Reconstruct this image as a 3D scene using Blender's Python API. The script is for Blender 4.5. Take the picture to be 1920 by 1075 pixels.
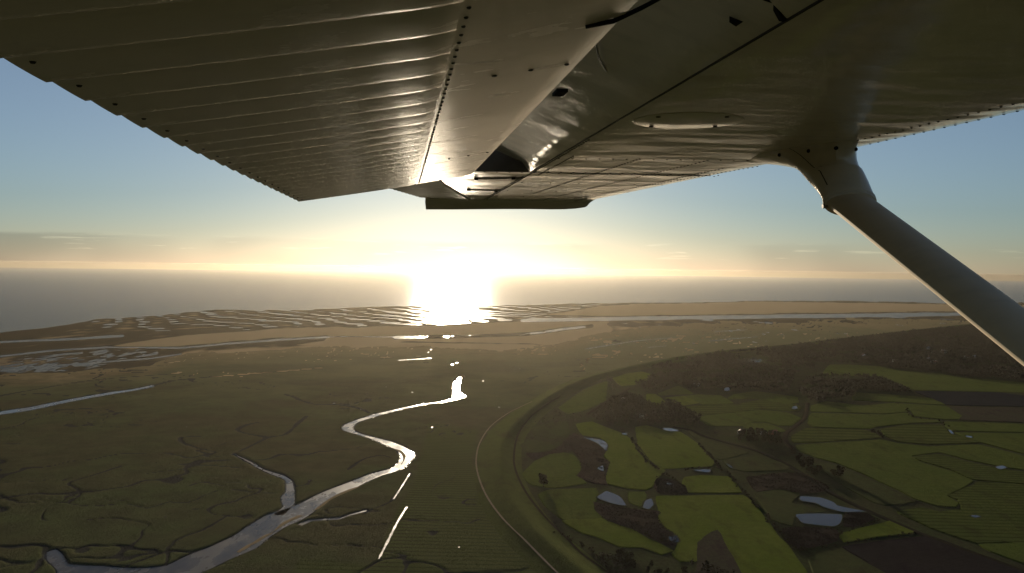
import bpy, bmesh, math, random
import numpy as np
from mathutils import Vector, Matrix
from mathutils.geometry import tessellate_polygon

random.seed(7)
RNG = np.random.default_rng(7)
for o in list(bpy.data.objects):
    bpy.data.objects.remove(o, do_unlink=True)
SC = bpy.context.scene
COL = SC.collection

# ------------------------------------------------------------------ camera
FPX, CX, CY, ALT = 1507.0, 960.0, 537.5, 300.0      # photo pixels, metres above the marsh
PITCH, ROLL = math.atan((537.5 - 502.5) / FPX), math.radians(0.76)
CR = (Matrix.Rotation(math.pi / 2 - PITCH, 3, 'X') @ Matrix.Rotation(ROLL, 3, 'Z'))
cam = bpy.data.objects.new('camera', bpy.data.cameras.new('camera'))
COL.objects.link(cam)
cam.matrix_world = Matrix.Translation((0, 0, ALT)) @ CR.to_4x4()
cam.data.sensor_fit = 'HORIZONTAL'
cam.data.angle = 2 * math.atan(960 / FPX)
cam.data.clip_start, cam.data.clip_end = 0.02, 400000
SC.camera = cam
CRN = np.array(CR)

def rays(px, py):
    px = np.asarray(px, float); py = np.asarray(py, float)
    v = np.stack([(px - CX) / FPX, -(py - CY) / FPX, -np.ones_like(px)], -1)
    return v @ CRN.T

def ground(px, py, z=0.0):                           # photo pixel -> where that line of sight meets the level z
    r = rays(px, py)
    return np.array([0, 0, ALT]) + r * ((z - ALT) / r[..., 2])[..., None]

def to_pix(p):                                       # world points -> photo pixel (to look up the map of the place)
    q = (np.asarray(p, float) - np.array([0, 0, ALT])) @ CRN
    w = np.minimum(q[..., 2], -1e-3)
    return CX - FPX * q[..., 0] / w, CY + FPX * q[..., 1] / w

# ------------------------------------------------------------------ sky and sun
sdir = rays(850.0, 362.0); sdir = sdir / np.linalg.norm(sdir)
SUN_EL = math.asin(sdir[2]); SUN_AZ = math.atan2(sdir[0], sdir[1])
world = bpy.data.worlds.new('World'); SC.world = world
world.use_nodes = True
wt = world.node_tree; wt.nodes.clear()
SKY_STRENGTH, SUN_STRENGTH, EXPOSURE = 0.054, 4.5, 1.0

def N(t, kind, **kw):
    n = t.nodes.new(kind)
    for k, v in kw.items():
        if k.startswith('i_'):
            n.inputs[k[2:].replace('_', ' ')].default_value = v
        else:
            setattr(n, k, v)
    return n

def math_node(t, op, a, b=None, c=None, clamp=False):
    n = t.nodes.new('ShaderNodeMath'); n.operation = op; n.use_clamp = clamp
    for i, v in enumerate((a, b, c)):
        if v is None: continue
        if isinstance(v, (int, float)): n.inputs[i].default_value = v
        else: t.links.new(v, n.inputs[i])
    return n.outputs[0]

def map_range(t, v, a, b, c=0.0, d=1.0, smooth=True):
    n = t.nodes.new('ShaderNodeMapRange')
    if smooth: n.interpolation_type = 'SMOOTHSTEP'
    t.links.new(v, n.inputs[0])
    for i, q in enumerate((a, b, c, d)): n.inputs[i + 1].default_value = q
    return n.outputs[0]

def mix_col(t, fac, a, b, blend='MIX'):
    n = t.nodes.new('ShaderNodeMix'); n.data_type = 'RGBA'; n.blend_type = blend
    for s, v in ((n.inputs[0], fac), (n.inputs[6], a), (n.inputs[7], b)):
        if isinstance(v, (int, float)): s.default_value = v
        elif isinstance(v, (tuple, list)): s.default_value = (*v, 1) if len(v) == 3 else v
        else: t.links.new(v, s)
    return n.outputs[2]

sky = N(wt, 'ShaderNodeTexSky', sky_type='NISHITA', sun_disc=False, sun_elevation=SUN_EL, sun_rotation=SUN_AZ,
        altitude=300.0, air_density=1.0, dust_density=0.3, ozone_density=4.0)
tc = N(wt, 'ShaderNodeTexCoord')
sep = N(wt, 'ShaderNodeSeparateXYZ'); wt.links.new(tc.outputs['Generated'], sep.inputs[0])
def cloud_noise(scale, zs, detail, seed):
    mp = N(wt, 'ShaderNodeMapping'); mp.inputs['Scale'].default_value = (scale, scale, zs)
    mp.inputs['Location'].default_value = (seed, seed * 1.7, seed * 0.3)
    wt.links.new(tc.outputs['Generated'], mp.inputs[0])
    n = N(wt, 'ShaderNodeTexNoise', i_Scale=1.0, i_Detail=detail, i_Roughness=0.55)
    wt.links.new(mp.outputs[0], n.inputs['Vector'])
    return n.outputs[0]
zc = sep.outputs['Z']
# a low bank of thin cloud along the horizon, broken puffs on it, a few small cumulus higher up
bank = math_node(wt, 'MULTIPLY', map_range(wt, zc, -0.05, -0.02), map_range(wt, math_node(wt, 'ADD', zc, math_node(wt, 'MULTIPLY', cloud_noise(9, 90, 5, 4.4), 0.012)), 0.034, 0.040, 1, 0))
bank = math_node(wt, 'MULTIPLY', bank, map_range(wt, cloud_noise(2.2, 5, 3, 3.1), 0.40, 0.56))
puff_z = math_node(wt, 'MULTIPLY', map_range(wt, zc, 0.012, 0.016), map_range(wt, zc, 0.024, 0.036, 1, 0))
puff = math_node(wt, 'MULTIPLY', puff_z, map_range(wt, cloud_noise(14, 170, 6, 7.7), 0.58, 0.68))
cum_z = math_node(wt, 'MULTIPLY', map_range(wt, zc, 0.08, 0.10), map_range(wt, zc, 0.125, 0.145, 1, 0))
cum = math_node(wt, 'MULTIPLY', cum_z, map_range(wt, cloud_noise(16, 40, 6, 1.3), 0.68, 0.76))
c1 = mix_col(wt, math_node(wt, 'MULTIPLY', bank, 0.5), sky.outputs[0], mix_col(wt, 1.0, sky.outputs[0], (0.50, 0.50, 0.56), 'MULTIPLY'))
c2 = mix_col(wt, math_node(wt, 'MULTIPLY', puff, 0.45), c1, mix_col(wt, 1.0, sky.outputs[0], (1.45, 1.4, 1.3), 'MULTIPLY'))
c3 = mix_col(wt, math_node(wt, 'MULTIPLY', cum, 0.5), c2, mix_col(wt, 1.0, sky.outputs[0], (1.6, 1.4, 1.2), 'MULTIPLY'))
bg = N(wt, 'ShaderNodeBackground', i_Strength=SKY_STRENGTH)
wo = N(wt, 'ShaderNodeOutputWorld')
# below the true horizon the world is far sea and ground, not sky
c3 = mix_col(wt, map_range(wt, zc, -0.0001, 0.0002, 1, 0), c3, mix_col(wt, 1.0, c3, (0.22, 0.21, 0.21), 'MULTIPLY'))
hs = N(wt, 'ShaderNodeHueSaturation', i_Saturation=0.70)
wt.links.new(c3, hs.inputs['Color']); wt.links.new(hs.outputs[0], bg.inputs[0]); wt.links.new(bg.outputs[0], wo.inputs[0])

sl = bpy.data.lights.new('sun', 'SUN'); sl.energy = SUN_STRENGTH; sl.angle = math.radians(0.5); sl.color = (1.0, 0.84, 0.62)
so = bpy.data.objects.new('sun', sl); COL.objects.link(so)
so.rotation_euler = Vector(sdir).to_track_quat('Z', 'Y').to_euler(); so.location = (-500, 6000, 900)

SC.view_settings.view_transform = 'Standard'
SC.view_settings.look = 'None'
SC.view_settings.gamma = 1.0
SC.view_settings.exposure = EXPOSURE
SC.render.engine = 'CYCLES'

# ------------------------------------------------------------------ helpers
def setp(o, label=None, cat=None, group=None, kind=None):
    if label: o['label'] = label
    if cat: o['category'] = cat
    if group: o['group'] = group
    if kind: o['kind'] = kind
    return o

def obj(name, me, mat=None, parent=None):
    o = bpy.data.objects.new(name, me); COL.objects.link(o)
    if mat is not None and not me.materials: me.materials.append(mat)
    if parent is not None: o.parent = parent
    return o

def mesh(name, v, f, smooth=False):
    me = bpy.data.meshes.new(name)
    me.from_pydata([tuple(map(float, p)) for p in v], [], [tuple(int(i) for i in q) for q in f])
    if smooth: me.polygons.foreach_set('use_smooth', [True] * len(me.polygons))
    me.update()
    return me

def mesh_np(name, v, quads, smooth=True):
    me = bpy.data.meshes.new(name)
    n = len(quads)
    k = quads.shape[1]
    me.vertices.add(len(v)); me.loops.add(n * k); me.polygons.add(n)
    me.vertices.foreach_set('co', np.ascontiguousarray(v, np.float32).ravel())
    me.loops.foreach_set('vertex_index', np.ascontiguousarray(quads, np.int32).ravel())
    me.polygons.foreach_set('loop_start', np.arange(0, n * k, k, dtype=np.int32))
    me.polygons.foreach_set('use_smooth', np.full(n, smooth))
    me.update(calc_edges=True)
    return me

def empty(name, loc=(0, 0, 0)):
    o = bpy.data.objects.new(name, None); COL.objects.link(o); o.location = loc
    o.empty_display_size = 0.5
    return o

def hash2(ix, iy, s):
    h = (ix.astype(np.int64) * 374761393 + iy.astype(np.int64) * 668265263 + s * 974634777) & 0x7fffffff
    h = ((h ^ (h >> 13)) * 1274126177) & 0x7fffffff
    return ((h ^ (h >> 16)) & 0xffff) / 65535.0

def vnoise(x, y, s=0):
    ix, iy = np.floor(x), np.floor(y); fx, fy = x - ix, y - iy
    ux, uy = fx * fx * (3 - 2 * fx), fy * fy * (3 - 2 * fy)
    a = hash2(ix, iy, s); b = hash2(ix + 1, iy, s); c = hash2(ix, iy + 1, s); d = hash2(ix + 1, iy + 1, s)
    return (a * (1 - ux) + b * ux) * (1 - uy) + (c * (1 - ux) + d * ux) * uy

def fbm(x, y, s=0, o=4):
    r, a, t = 0.0, 1.0, 0.0
    for i in range(o):
        r = r + a * vnoise(x * 2 ** i + 17.3 * i, y * 2 ** i - 9.1 * i, s + i); t += a; a *= 0.5
    return r / t

def sstep(a, b, x):
    t = np.clip((x - a) / (b - a), 0, 1); return t * t * (3 - 2 * t)

def inside(poly, x, y):
    p = np.asarray(poly, float); r = np.zeros(np.shape(x), bool)
    for i in range(len(p)):
        (x1, y1), (x2, y2) = p[i - 1], p[i]
        if y1 == y2: continue
        c = ((y1 > y) != (y2 > y)) & (x < (x2 - x1) * (y - y1) / (y2 - y1) + x1)
        r ^= c
    return r

def seg_dist(pts, x, y, closed=False, vals=None):
    """distance to a polyline; with vals also the value interpolated at the nearest point"""
    p = np.asarray(pts, float); best = np.full(np.shape(x), 1e12); bv = np.zeros(np.shape(x))
    n = len(p)
    for i in range(n if closed else n - 1):
        a, b = p[i], p[(i + 1) % n]; d = b - a; L = d @ d
        t = np.clip(((x - a[0]) * d[0] + (y - a[1]) * d[1]) / max(L, 1e-9), 0, 1)
        q = (x - a[0] - t * d[0]) ** 2 + (y - a[1] - t * d[1]) ** 2
        m = q < best; best = np.where(m, q, best)
        if vals is not None: bv = np.where(m, vals[i] + (vals[(i + 1) % n] - vals[i]) * t, bv)
    return (np.sqrt(best), bv) if vals is not None else np.sqrt(best)

def smooth_line(pts, step):
    """Catmull-Rom through pts, resampled about every `step`"""
    p = np.asarray(pts, float); out = []
    for i in range(len(p) - 1):
        p0, p1, p2, p3 = p[max(i - 1, 0)], p[i], p[i + 1], p[min(i + 2, len(p) - 1)]
        n = max(1, int(np.linalg.norm((p2 - p1)[:2]) / step))
        for k in range(n):
            t = k / n
            out.append(0.5 * (2 * p1 + (p2 - p0) * t + (2 * p0 - 5 * p1 + 4 * p2 - p3) * t * t + (3 * p1 - p0 - 3 * p2 + p3) * t ** 3))
    out.append(p[-1])
    return np.array(out)

def smooth_ring(pts, step, jit=0.0, seed=0, curl=0.5):
    p = np.asarray(pts, float); n0 = len(p); out = []
    for i in range(n0):
        p0, p1, p2, p3 = p[i - 1], p[i], p[(i + 1) % n0], p[(i + 2) % n0]
        n = max(1, int(np.linalg.norm(p2 - p1) / step))
        for k in range(n):
            t = k / n; lin = p1 + (p2 - p1) * t
            cr = 0.5 * (2 * p1 + (p2 - p0) * t + (2 * p0 - 5 * p1 + 4 * p2 - p3) * t * t + (3 * p1 - p0 - 3 * p2 + p3) * t ** 3)
            out.append((1 - curl) * lin + curl * cr)
    q = np.array(out)
    if jit:
        q = q + jit * (np.stack([fbm(q[:, 0] / 22, q[:, 1] / 22, seed), fbm(q[:, 0] / 22, q[:, 1] / 22, seed + 50)], -1) - 0.5) * 2
    return q

def ring_normals(q):
    d = np.roll(q, -1, 0) - np.roll(q, 1, 0)
    area = 0.5 * np.sum(q[:, 0] * np.roll(q[:, 1], -1) - np.roll(q[:, 0], -1) * q[:, 1])
    n = np.stack([d[:, 1], -d[:, 0]], -1); n /= np.maximum(np.linalg.norm(n, axis=1, keepdims=True), 1e-9)
    return n if area > 0 else -n            # outward

def slab_mesh(name, q, ztop, zbase, bev):
    """low earth slab with a sloping bank: outline q (n,2) at zbase, inset by bev at ztop"""
    n = len(q); inn = q - ring_normals(q) * bev
    v = np.vstack([np.column_stack([q, np.full(n, zbase)]), np.column_stack([inn, np.full(n, ztop)])])
    f = [(i, (i + 1) % n, n + (i + 1) % n, n + i) for i in range(n)]
    area = 0.5 * np.sum(q[:, 0] * np.roll(q[:, 1], -1) - np.roll(q[:, 0], -1) * q[:, 1])
    if area < 0: f = [tuple(reversed(x)) for x in f]
    tri = tessellate_polygon([[Vector((a, b, 0)) for a, b in inn]])
    for t in tri:
        a, b, c = [inn[i] for i in t]
        s = (b[0] - a[0]) * (c[1] - a[1]) - (b[1] - a[1]) * (c[0] - a[0])
        f.append(tuple(n + i for i in (t if s > 0 else reversed(t))))
    return mesh(name, v, f)

def sheet_mesh(name, q, z):
    tri = tessellate_polygon([[Vector((a, b, 0)) for a, b in q]])
    f = []
    for t in tri:
        a, b, c = [q[i] for i in t]
        s = (b[0] - a[0]) * (c[1] - a[1]) - (b[1] - a[1]) * (c[0] - a[0])
        f.append(tuple(t) if s > 0 else tuple(reversed(t)))
    return mesh(name, np.column_stack([q, np.full(len(q), z)]), f)

def ribbon_mesh(name, line, width, z, jit=0.0, seed=0):
    p = np.asarray(line, float)[:, :2]; d = np.gradient(p, axis=0); d /= np.linalg.norm(d, axis=1, keepdims=True)
    nrm = np.stack([-d[:, 1], d[:, 0]], -1); w = np.broadcast_to(np.asarray(width, float), (len(p),)) * 0.5
    if jit: w = w * (1 + jit * (fbm(p[:, 0] / 9, p[:, 1] / 9, seed) - 0.5) * 2)
    zz = np.broadcast_to(np.asarray(z, float), (len(p),))
    v = np.vstack([np.column_stack([p + nrm * w[:, None], zz]), np.column_stack([p - nrm * w[:, None], zz])])
    n = len(p); f = [(i, n + i, n + i + 1, i + 1) for i in range(n - 1)]
    return mesh(name, v, f)

def gpts(px, z=0.0):
    a = np.asarray(px, float); return ground(a[:, 0], a[:, 1], z)[:, :2]

# ------------------------------------------------------------------ materials
def new_mat(name):
    m = bpy.data.materials.new(name); m.use_nodes = True
    t = m.node_tree; b = t.nodes['Principled BSDF']
    return m, t, b

def pos_noise(t, scale, detail=4, rough=0.55, stretch=None, coord='Position'):
    if coord == 'Position':
        v = t.nodes.new('ShaderNodeNewGeometry').outputs['Position']
    else:
        v = t.nodes.new('ShaderNodeTexCoord').outputs[coord]
    if stretch:
        mp = t.nodes.new('ShaderNodeMapping'); mp.inputs['Scale'].default_value = stretch
        t.links.new(v, mp.inputs[0]); v = mp.outputs[0]
    n = N(t, 'ShaderNodeTexNoise', i_Scale=scale, i_Detail=detail, i_Roughness=rough)
    t.links.new(v, n.inputs['Vector'])
    return n.outputs[0]

def bump(t, b, h, dist, strength=1.0, socket='Normal'):
    n = N(t, 'ShaderNodeBump', i_Strength=strength, i_Distance=dist)
    t.links.new(h, n.inputs['Height']); t.links.new(n.outputs[0], b.inputs[socket])
    return n

VEG = 0.86
def tilt_normal(t, b, scale, k, h, dist):
    """blades and tussocks: the facing of the cover varies steeply from spot to spot, over a gentler relief"""
    g = t.nodes.new('ShaderNodeNewGeometry').outputs['Position']
    n = N(t, 'ShaderNodeTexNoise', i_Scale=scale, i_Detail=4.0); t.links.new(g, n.inputs['Vector'])
    v = N(t, 'ShaderNodeVectorMath', operation='SUBTRACT'); t.links.new(n.outputs['Color'], v.inputs[0]); v.inputs[1].default_value = (0.5, 0.5, 0.5)
    m = N(t, 'ShaderNodeVectorMath', operation='MULTIPLY'); t.links.new(v.outputs[0], m.inputs[0]); m.inputs[1].default_value = (k * 2, k * 2, 0.0)
    bp = N(t, 'ShaderNodeBump', i_Strength=1.0, i_Distance=dist); t.links.new(h, bp.inputs['Height'])
    a = N(t, 'ShaderNodeVectorMath', operation='ADD'); t.links.new(m.outputs[0], a.inputs[0]); t.links.new(bp.outputs[0], a.inputs[1])
    q = N(t, 'ShaderNodeVectorMath', operation='NORMALIZE'); t.links.new(a.outputs[0], q.inputs[0])
    t.links.new(q.outputs[0], b.inputs['Normal'])
def veg_mat(name, ca, cb, cc, patch=0.012, tuft=0.35, relief=0.6, furrow=None, rough=0.9):
    """grass or reed cover: two-scale colour mottling, tussock relief, optional drainage furrows (period in metres, angle)"""
    m, t, b = new_mat(name)
    n1 = map_range(t, pos_noise(t, patch, 5), 0.35, 0.65)
    n2 = map_range(t, pos_noise(t, patch * 9, 5), 0.3, 0.7)
    n3 = pos_noise(t, tuft, 3)
    ca, cb, cc = [(VEG * 0.90 * q[0], VEG * 0.92 * q[1], VEG * 1.75 * q[2]) for q in (ca, cb, cc)]
    c = mix_col(t, n1, ca, cb)
    c = mix_col(t, math_node(t, 'MULTIPLY', n2, 0.6), c, cc)
    worn = map_range(t, pos_noise(t, patch * 3.2, 6, 0.65, (1.0, 0.35, 1.0)), 0.50, 0.74, 0.0, 0.75)
    c = mix_col(t, worn, c, (0.80 * cc[0], 0.66 * cc[1], 0.9 * cc[2]))
    h = n3
    if furrow:
        per, ang, amt = furrow
        g = t.nodes.new('ShaderNodeNewGeometry').outputs['Position']
        mp = t.nodes.new('ShaderNodeMapping'); mp.inputs['Rotation'].default_value = (0, 0, ang)
        t.links.new(g, mp.inputs[0])
        w = N(t, 'ShaderNodeTexWave', wave_type='BANDS', bands_direction='Y', i_Scale=2 * math.pi / per / 20 * 1.0, i_Distortion=1.2, i_Detail=2.0, i_Detail_Scale=0.4)
        t.links.new(mp.outputs[0], w.inputs['Vector'])
        fw = map_range(t, w.outputs['Fac'], 0.0, 0.35)
        c = mix_col(t, math_node(t, 'MULTIPLY', math_node(t, 'SUBTRACT', 1.0, fw), amt), c, tuple(0.45 * x for x in cc))
        h = math_node(t, 'ADD', math_node(t, 'MULTIPLY', n3, 0.5), fw)
    t.links.new(c, b.inputs['Base Color'])
    b.inputs['Roughness'].default_value = rough
    b.inputs['Specular IOR Level'].default_value = 0.0
    tilt_normal(t, b, 2.6, 4.0 + 1.0 * relief, h, 0.5 * relief)
    return m

M = {}
M['grass_bright'] = veg_mat('grass_bright', (0.105, 0.135, 0.012), (0.125, 0.145, 0.016), (0.085, 0.105, 0.012))
M['grass_mid'] = veg_mat('grass_mid', (0.085, 0.110, 0.014), (0.100, 0.118, 0.016), (0.065, 0.082, 0.012))
M['grass_dull'] = veg_mat('grass_dull', (0.060, 0.074, 0.016), (0.074, 0.080, 0.018), (0.050, 0.052, 0.014))
M['grass_furrow'] = veg_mat('grass_furrow', (0.075, 0.095, 0.014), (0.088, 0.105, 0.015), (0.055, 0.066, 0.012), furrow=(13.0, 0.05, 0.6))
M['grass_furrow_far'] = veg_mat('grass_furrow_far', (0.080, 0.098, 0.014), (0.092, 0.106, 0.016), (0.060, 0.070, 0.012), furrow=(26.0, 0.04, 0.55))
M['rough'] = veg_mat('rough_pasture', (0.070, 0.060, 0.022), (0.062, 0.062, 0.020), (0.045, 0.036, 0.018), patch=0.02, relief=0.9)
M['reed'] = veg_mat('reed', (0.085, 0.064, 0.027), (0.064, 0.050, 0.020), (0.044, 0.034, 0.014), patch=0.03, tuft=0.5, relief=1.2)
M['plough'] = veg_mat('ploughed_soil', (0.030, 0.027, 0.014), (0.036, 0.031, 0.017), (0.024, 0.021, 0.012), relief=0.35, furrow=(5.0, 0.3, 0.35))
M['seedbed'] = veg_mat('seedbed_soil', (0.020, 0.025, 0.016), (0.024, 0.028, 0.018), (0.017, 0.020, 0.014), relief=0.2)
M['polder'] = veg_mat('ditch_rough', (0.060, 0.072, 0.016), (0.066, 0.066, 0.018), (0.040, 0.040, 0.013), patch=0.02, relief=0.9)
M['dike'] = veg_mat('dike_grass', (0.080, 0.094, 0.017), (0.090, 0.100, 0.018), (0.066, 0.074, 0.015), patch=0.01, relief=0.25)

def marsh_mat():
    m, t, b = new_mat('salt_marsh')
    big = map_range(t, pos_noise(t, 0.0035, 6, 0.6), 0.36, 0.66)
    mid = map_range(t, pos_noise(t, 0.022, 6, 0.65), 0.32, 0.68)
    fine = pos_noise(t, 0.22, 4, 0.6)
    c = mix_col(t, big, (0.0720, 0.0645, 0.0347), (0.0620, 0.0742, 0.0320))
    c = mix_col(t, math_node(t, 'MULTIPLY', mid, 0.6), c, (0.0400, 0.0406, 0.0232))
    c = mix_col(t, map_range(t, fine, 0.55, 0.8, 0, 0.5), c, (0.0901, 0.0837, 0.0491))
    gy = N(t, 'ShaderNodeSeparateXYZ'); t.links.new(t.nodes.new('ShaderNodeNewGeometry').outputs['Position'], gy.inputs[0])
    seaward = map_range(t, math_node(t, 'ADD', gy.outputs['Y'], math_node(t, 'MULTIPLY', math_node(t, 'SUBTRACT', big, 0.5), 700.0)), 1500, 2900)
    c = mix_col(t, math_node(t, 'MULTIPLY', seaward, 0.75), c, (0.1383, 0.1288, 0.0675))   # turf turns paler and warmer with distance: haze veil put into the colour
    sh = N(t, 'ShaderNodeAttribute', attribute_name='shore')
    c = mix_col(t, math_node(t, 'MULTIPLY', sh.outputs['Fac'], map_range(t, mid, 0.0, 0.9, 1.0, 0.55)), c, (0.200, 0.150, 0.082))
    at = N(t, 'ShaderNodeAttribute', attribute_name='meadow')
    g = t.nodes.new('ShaderNodeNewGeometry').outputs['Position']
    mp = t.nodes.new('ShaderNodeMapping'); mp.inputs['Rotation'].default_value = (0, 0, 0.03); t.links.new(g, mp.inputs[0])
    w = N(t, 'ShaderNodeTexWave', wave_type='BANDS', bands_direction='Y', i_Scale=2 * math.pi / 11.0 / 20, i_Distortion=1.4, i_Detail=2.0, i_Detail_Scale=0.5)
    t.links.new(mp.outputs[0], w.inputs['Vector'])
    fw = map_range(t, w.outputs['Fac'], 0.0, 0.4)
    stripe = math_node(t, 'MULTIPLY', at.outputs['Fac'], math_node(t, 'SUBTRACT', 1.0, fw))
    c = mix_col(t, math_node(t, 'MULTIPLY', at.outputs['Fac'], 0.7), c, (0.0620, 0.0742, 0.0259))
    c = mix_col(t, math_node(t, 'MULTIPLY', stripe, 0.55), c, (0.0300, 0.0311, 0.0175))
    z = N(t, 'ShaderNodeSeparateXYZ'); t.links.new(g, z.inputs[0])
    mud = map_range(t, z.outputs['Z'], -0.62, -0.28, 1, 0)
    c = mix_col(t, mud, c, (0.0320, 0.0323, 0.0290))
    t.links.new(c, b.inputs['Base Color'])
    b.inputs['Roughness'].default_value = 0.9
    b.inputs['Specular IOR Level'].default_value = 0.0
    h = math_node(t, 'ADD', math_node(t, 'MULTIPLY', fine, 0.6), math_node(t, 'MULTIPLY', mid, 0.8))
    h = math_node(t, 'SUBTRACT', h, math_node(t, 'MULTIPLY', stripe, 0.6))
    tilt_normal(t, b, 2.2, 3.0, h, 0.25)
    return m
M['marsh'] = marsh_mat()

def sand_mat():
    m, t, b = new_mat('tidal_sand')
    g = t.nodes.new('ShaderNodeNewGeometry').outputs['Position']
    z = N(t, 'ShaderNodeSeparateXYZ'); t.links.new(g, z.inputs[0])
    n = pos_noise(t, 0.004, 5)
    hz = math_node(t, 'ADD', z.outputs['Z'], math_node(t, 'MULTIPLY', math_node(t, 'SUBTRACT', n, 0.5), 0.5))
    dry = map_range(t, hz, -0.78, -0.38)
    c = mix_col(t, dry, (0.056, 0.044, 0.027), (0.340, 0.250, 0.140))
    t.links.new(c, b.inputs['Base Color'])
    t.links.new(map_range(t, dry, 0, 1, 0.65, 0.95), b.inputs['Roughness'])
    b.inputs['Specular IOR Level'].default_value = 0.0
    bump(t, b, pos_noise(t, 0.08, 4), 0.3)
    return m
M['sand'] = sand_mat()

def water_mat(name, col, rough, wave, dist, slope=0.0):
    m, t, b = new_mat(name)
    b.inputs['Base Color'].default_value = (*col, 1)
    b.inputs['Roughness'].default_value = rough
    b.inputs['IOR'].default_value = 1.333
    if slope: tilt_normal(t, b, wave, slope, pos_noise(t, wave, 2), dist)
    elif dist: bump(t, b, pos_noise(t, wave, 3), dist)
    return m
M['sea'] = water_mat('sea_water', (0.030, 0.029, 0.029), 0.22, 0.15, 0.02, 0.65)
M['sea'].node_tree.nodes['Principled BSDF'].inputs['Specular Tint'].default_value = (0.6, 0.6, 0.6, 1)
M['sea'].node_tree.nodes['Principled BSDF'].inputs['IOR'].default_value = 1.045   # wave-broken surface: weaker grazing mirror than still water
def creek_mat():
    m, t, b = new_mat('creek_water')
    n = map_range(t, pos_noise(t, 0.030, 6, 0.6, (1.0, 0.45, 1.0)), 0.30, 0.72)
    t.links.new(mix_col(t, n, (0.040, 0.033, 0.026), (0.100, 0.078, 0.052)), b.inputs['Base Color'])
    t.links.new(map_range(t, n, 0, 1, 0.20, 0.34), b.inputs['Roughness'])
    b.inputs['Specular IOR Level'].default_value = 0.3
    b.inputs['IOR'].default_value = 1.22
    bump(t, b, pos_noise(t, 0.2, 3), 0.02)
    return m
M['creek'] = creek_mat()
M['pond'] = water_mat('pond_water', (0.030, 0.026, 0.022), 0.10, 0.3, 0.004)
M['pond'].node_tree.nodes['Principled BSDF'].inputs['IOR'].default_value = 1.18

def plain(name, col, rough=0.7, nscale=0.8, amt=0.35, spec=0.3, coord='Position'):
    m, t, b = new_mat(name)
    n = map_range(t, pos_noise(t, nscale, 5, coord=coord), 0.3, 0.7)
    t.links.new(mix_col(t, math_node(t, 'MULTIPLY', n, amt), col, tuple(0.5 * c for c in col)), b.inputs['Base Color'])
    b.inputs['Roughness'].default_value = rough
    b.inputs['Specular IOR Level'].default_value = spec
    return m
M['path'] = plain('dike_path', (0.20, 0.165, 0.115), 0.9, 0.15, spec=0.0)
M['road'] = plain('asphalt', (0.026, 0.023, 0.017), 0.9, 0.1, spec=0.0)
M['track'] = plain('farm_track', (0.036, 0.030, 0.020), 0.9, 0.1, spec=0.0)
M['bark'] = plain('bark', (0.060, 0.046, 0.032), 0.9)
M['white_wall'] = plain('white_render', (0.75, 0.72, 0.68), 0.6)
M['brick_wall'] = plain('red_brick_wall', (0.26, 0.12, 0.08), 0.8)
M['roof'] = plain('roof_tile', (0.16, 0.075, 0.05), 0.7)
M['roof_pale'] = plain('pale_roof_sheet', (0.55, 0.54, 0.52), 0.35)
M['glass'] = water_mat('window_glass', (0.02, 0.025, 0.03), 0.05, 1, 0)
def leaf_mat(name, a, c2):
    m, t, b = new_mat(name)
    oi = N(t, 'ShaderNodeObjectInfo')
    f = math_node(t, 'ADD', math_node(t, 'MULTIPLY', pos_noise(t, 0.08, 3), 0.8), math_node(t, 'MULTIPLY', oi.outputs['Random'], 0.5))
    t.links.new(mix_col(t, map_range(t, f, 0.3, 0.95), a, c2), b.inputs['Base Color'])
    b.inputs['Roughness'].default_value = 0.9; b.inputs['Specular IOR Level'].default_value = 0.1
    return m
M['leaf'] = leaf_mat('winter_twigs', (0.034, 0.029, 0.015), (0.054, 0.044, 0.022))
M['wood'] = leaf_mat('wood_twigs', (0.032, 0.027, 0.017), (0.050, 0.041, 0.023))
# ------------------------------------------------------------------ the setting: sea, tidal flats, marsh, polder
SEA_Z = -1.0
th = np.linspace(0, 2 * math.pi, 257)[:-1]
rad = np.array([0, 400, 1500, 4000, 9000, 16000, 26000, 42000.0])
vv = np.concatenate([np.column_stack([r * np.sin(th), r * np.cos(th), np.full(256, SEA_Z)]) for r in rad[1:]])
ff = [(k * 256 + (i + 1) % 256, k * 256 + i, (k + 1) * 256 + i, (k + 1) * 256 + (i + 1) % 256) for k in range(len(rad) - 2) for i in range(256)]
ff.append(tuple(reversed(range(256))))
setp(obj('sea', mesh('sea', vv, ff), M['sea']), 'grey sea reaching to the hazy horizon', kind='structure')

DIKE_PX = [(1185, 1150), (1150, 1121), (1095, 1075), (1050, 1036), (1009, 1000), (975, 960), (950, 920), (938, 885), (936, 855), (943, 825),
           (960, 798), (985, 775), (1015, 752), (1048, 732), (1085, 714), (1130, 700), (1200, 684), (1300, 665), (1400, 653), (1480, 646),
           (1600, 632), (1750, 615), (1900, 602), (2300, 575)]
dike_line = smooth_line(gpts(DIKE_PX, 7.0), 14.0)
d0 = dike_line[0]; dike_line = np.vstack([[d0 + (d0 - dike_line[4]) * 6], dike_line])
# the polder is everything to the right of the dike (closed far out on the right and behind)
POLDER = np.vstack([dike_line, [[14000, 7000], [14000, -5000], [dike_line[0][0] + 900, -5000]]])

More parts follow.
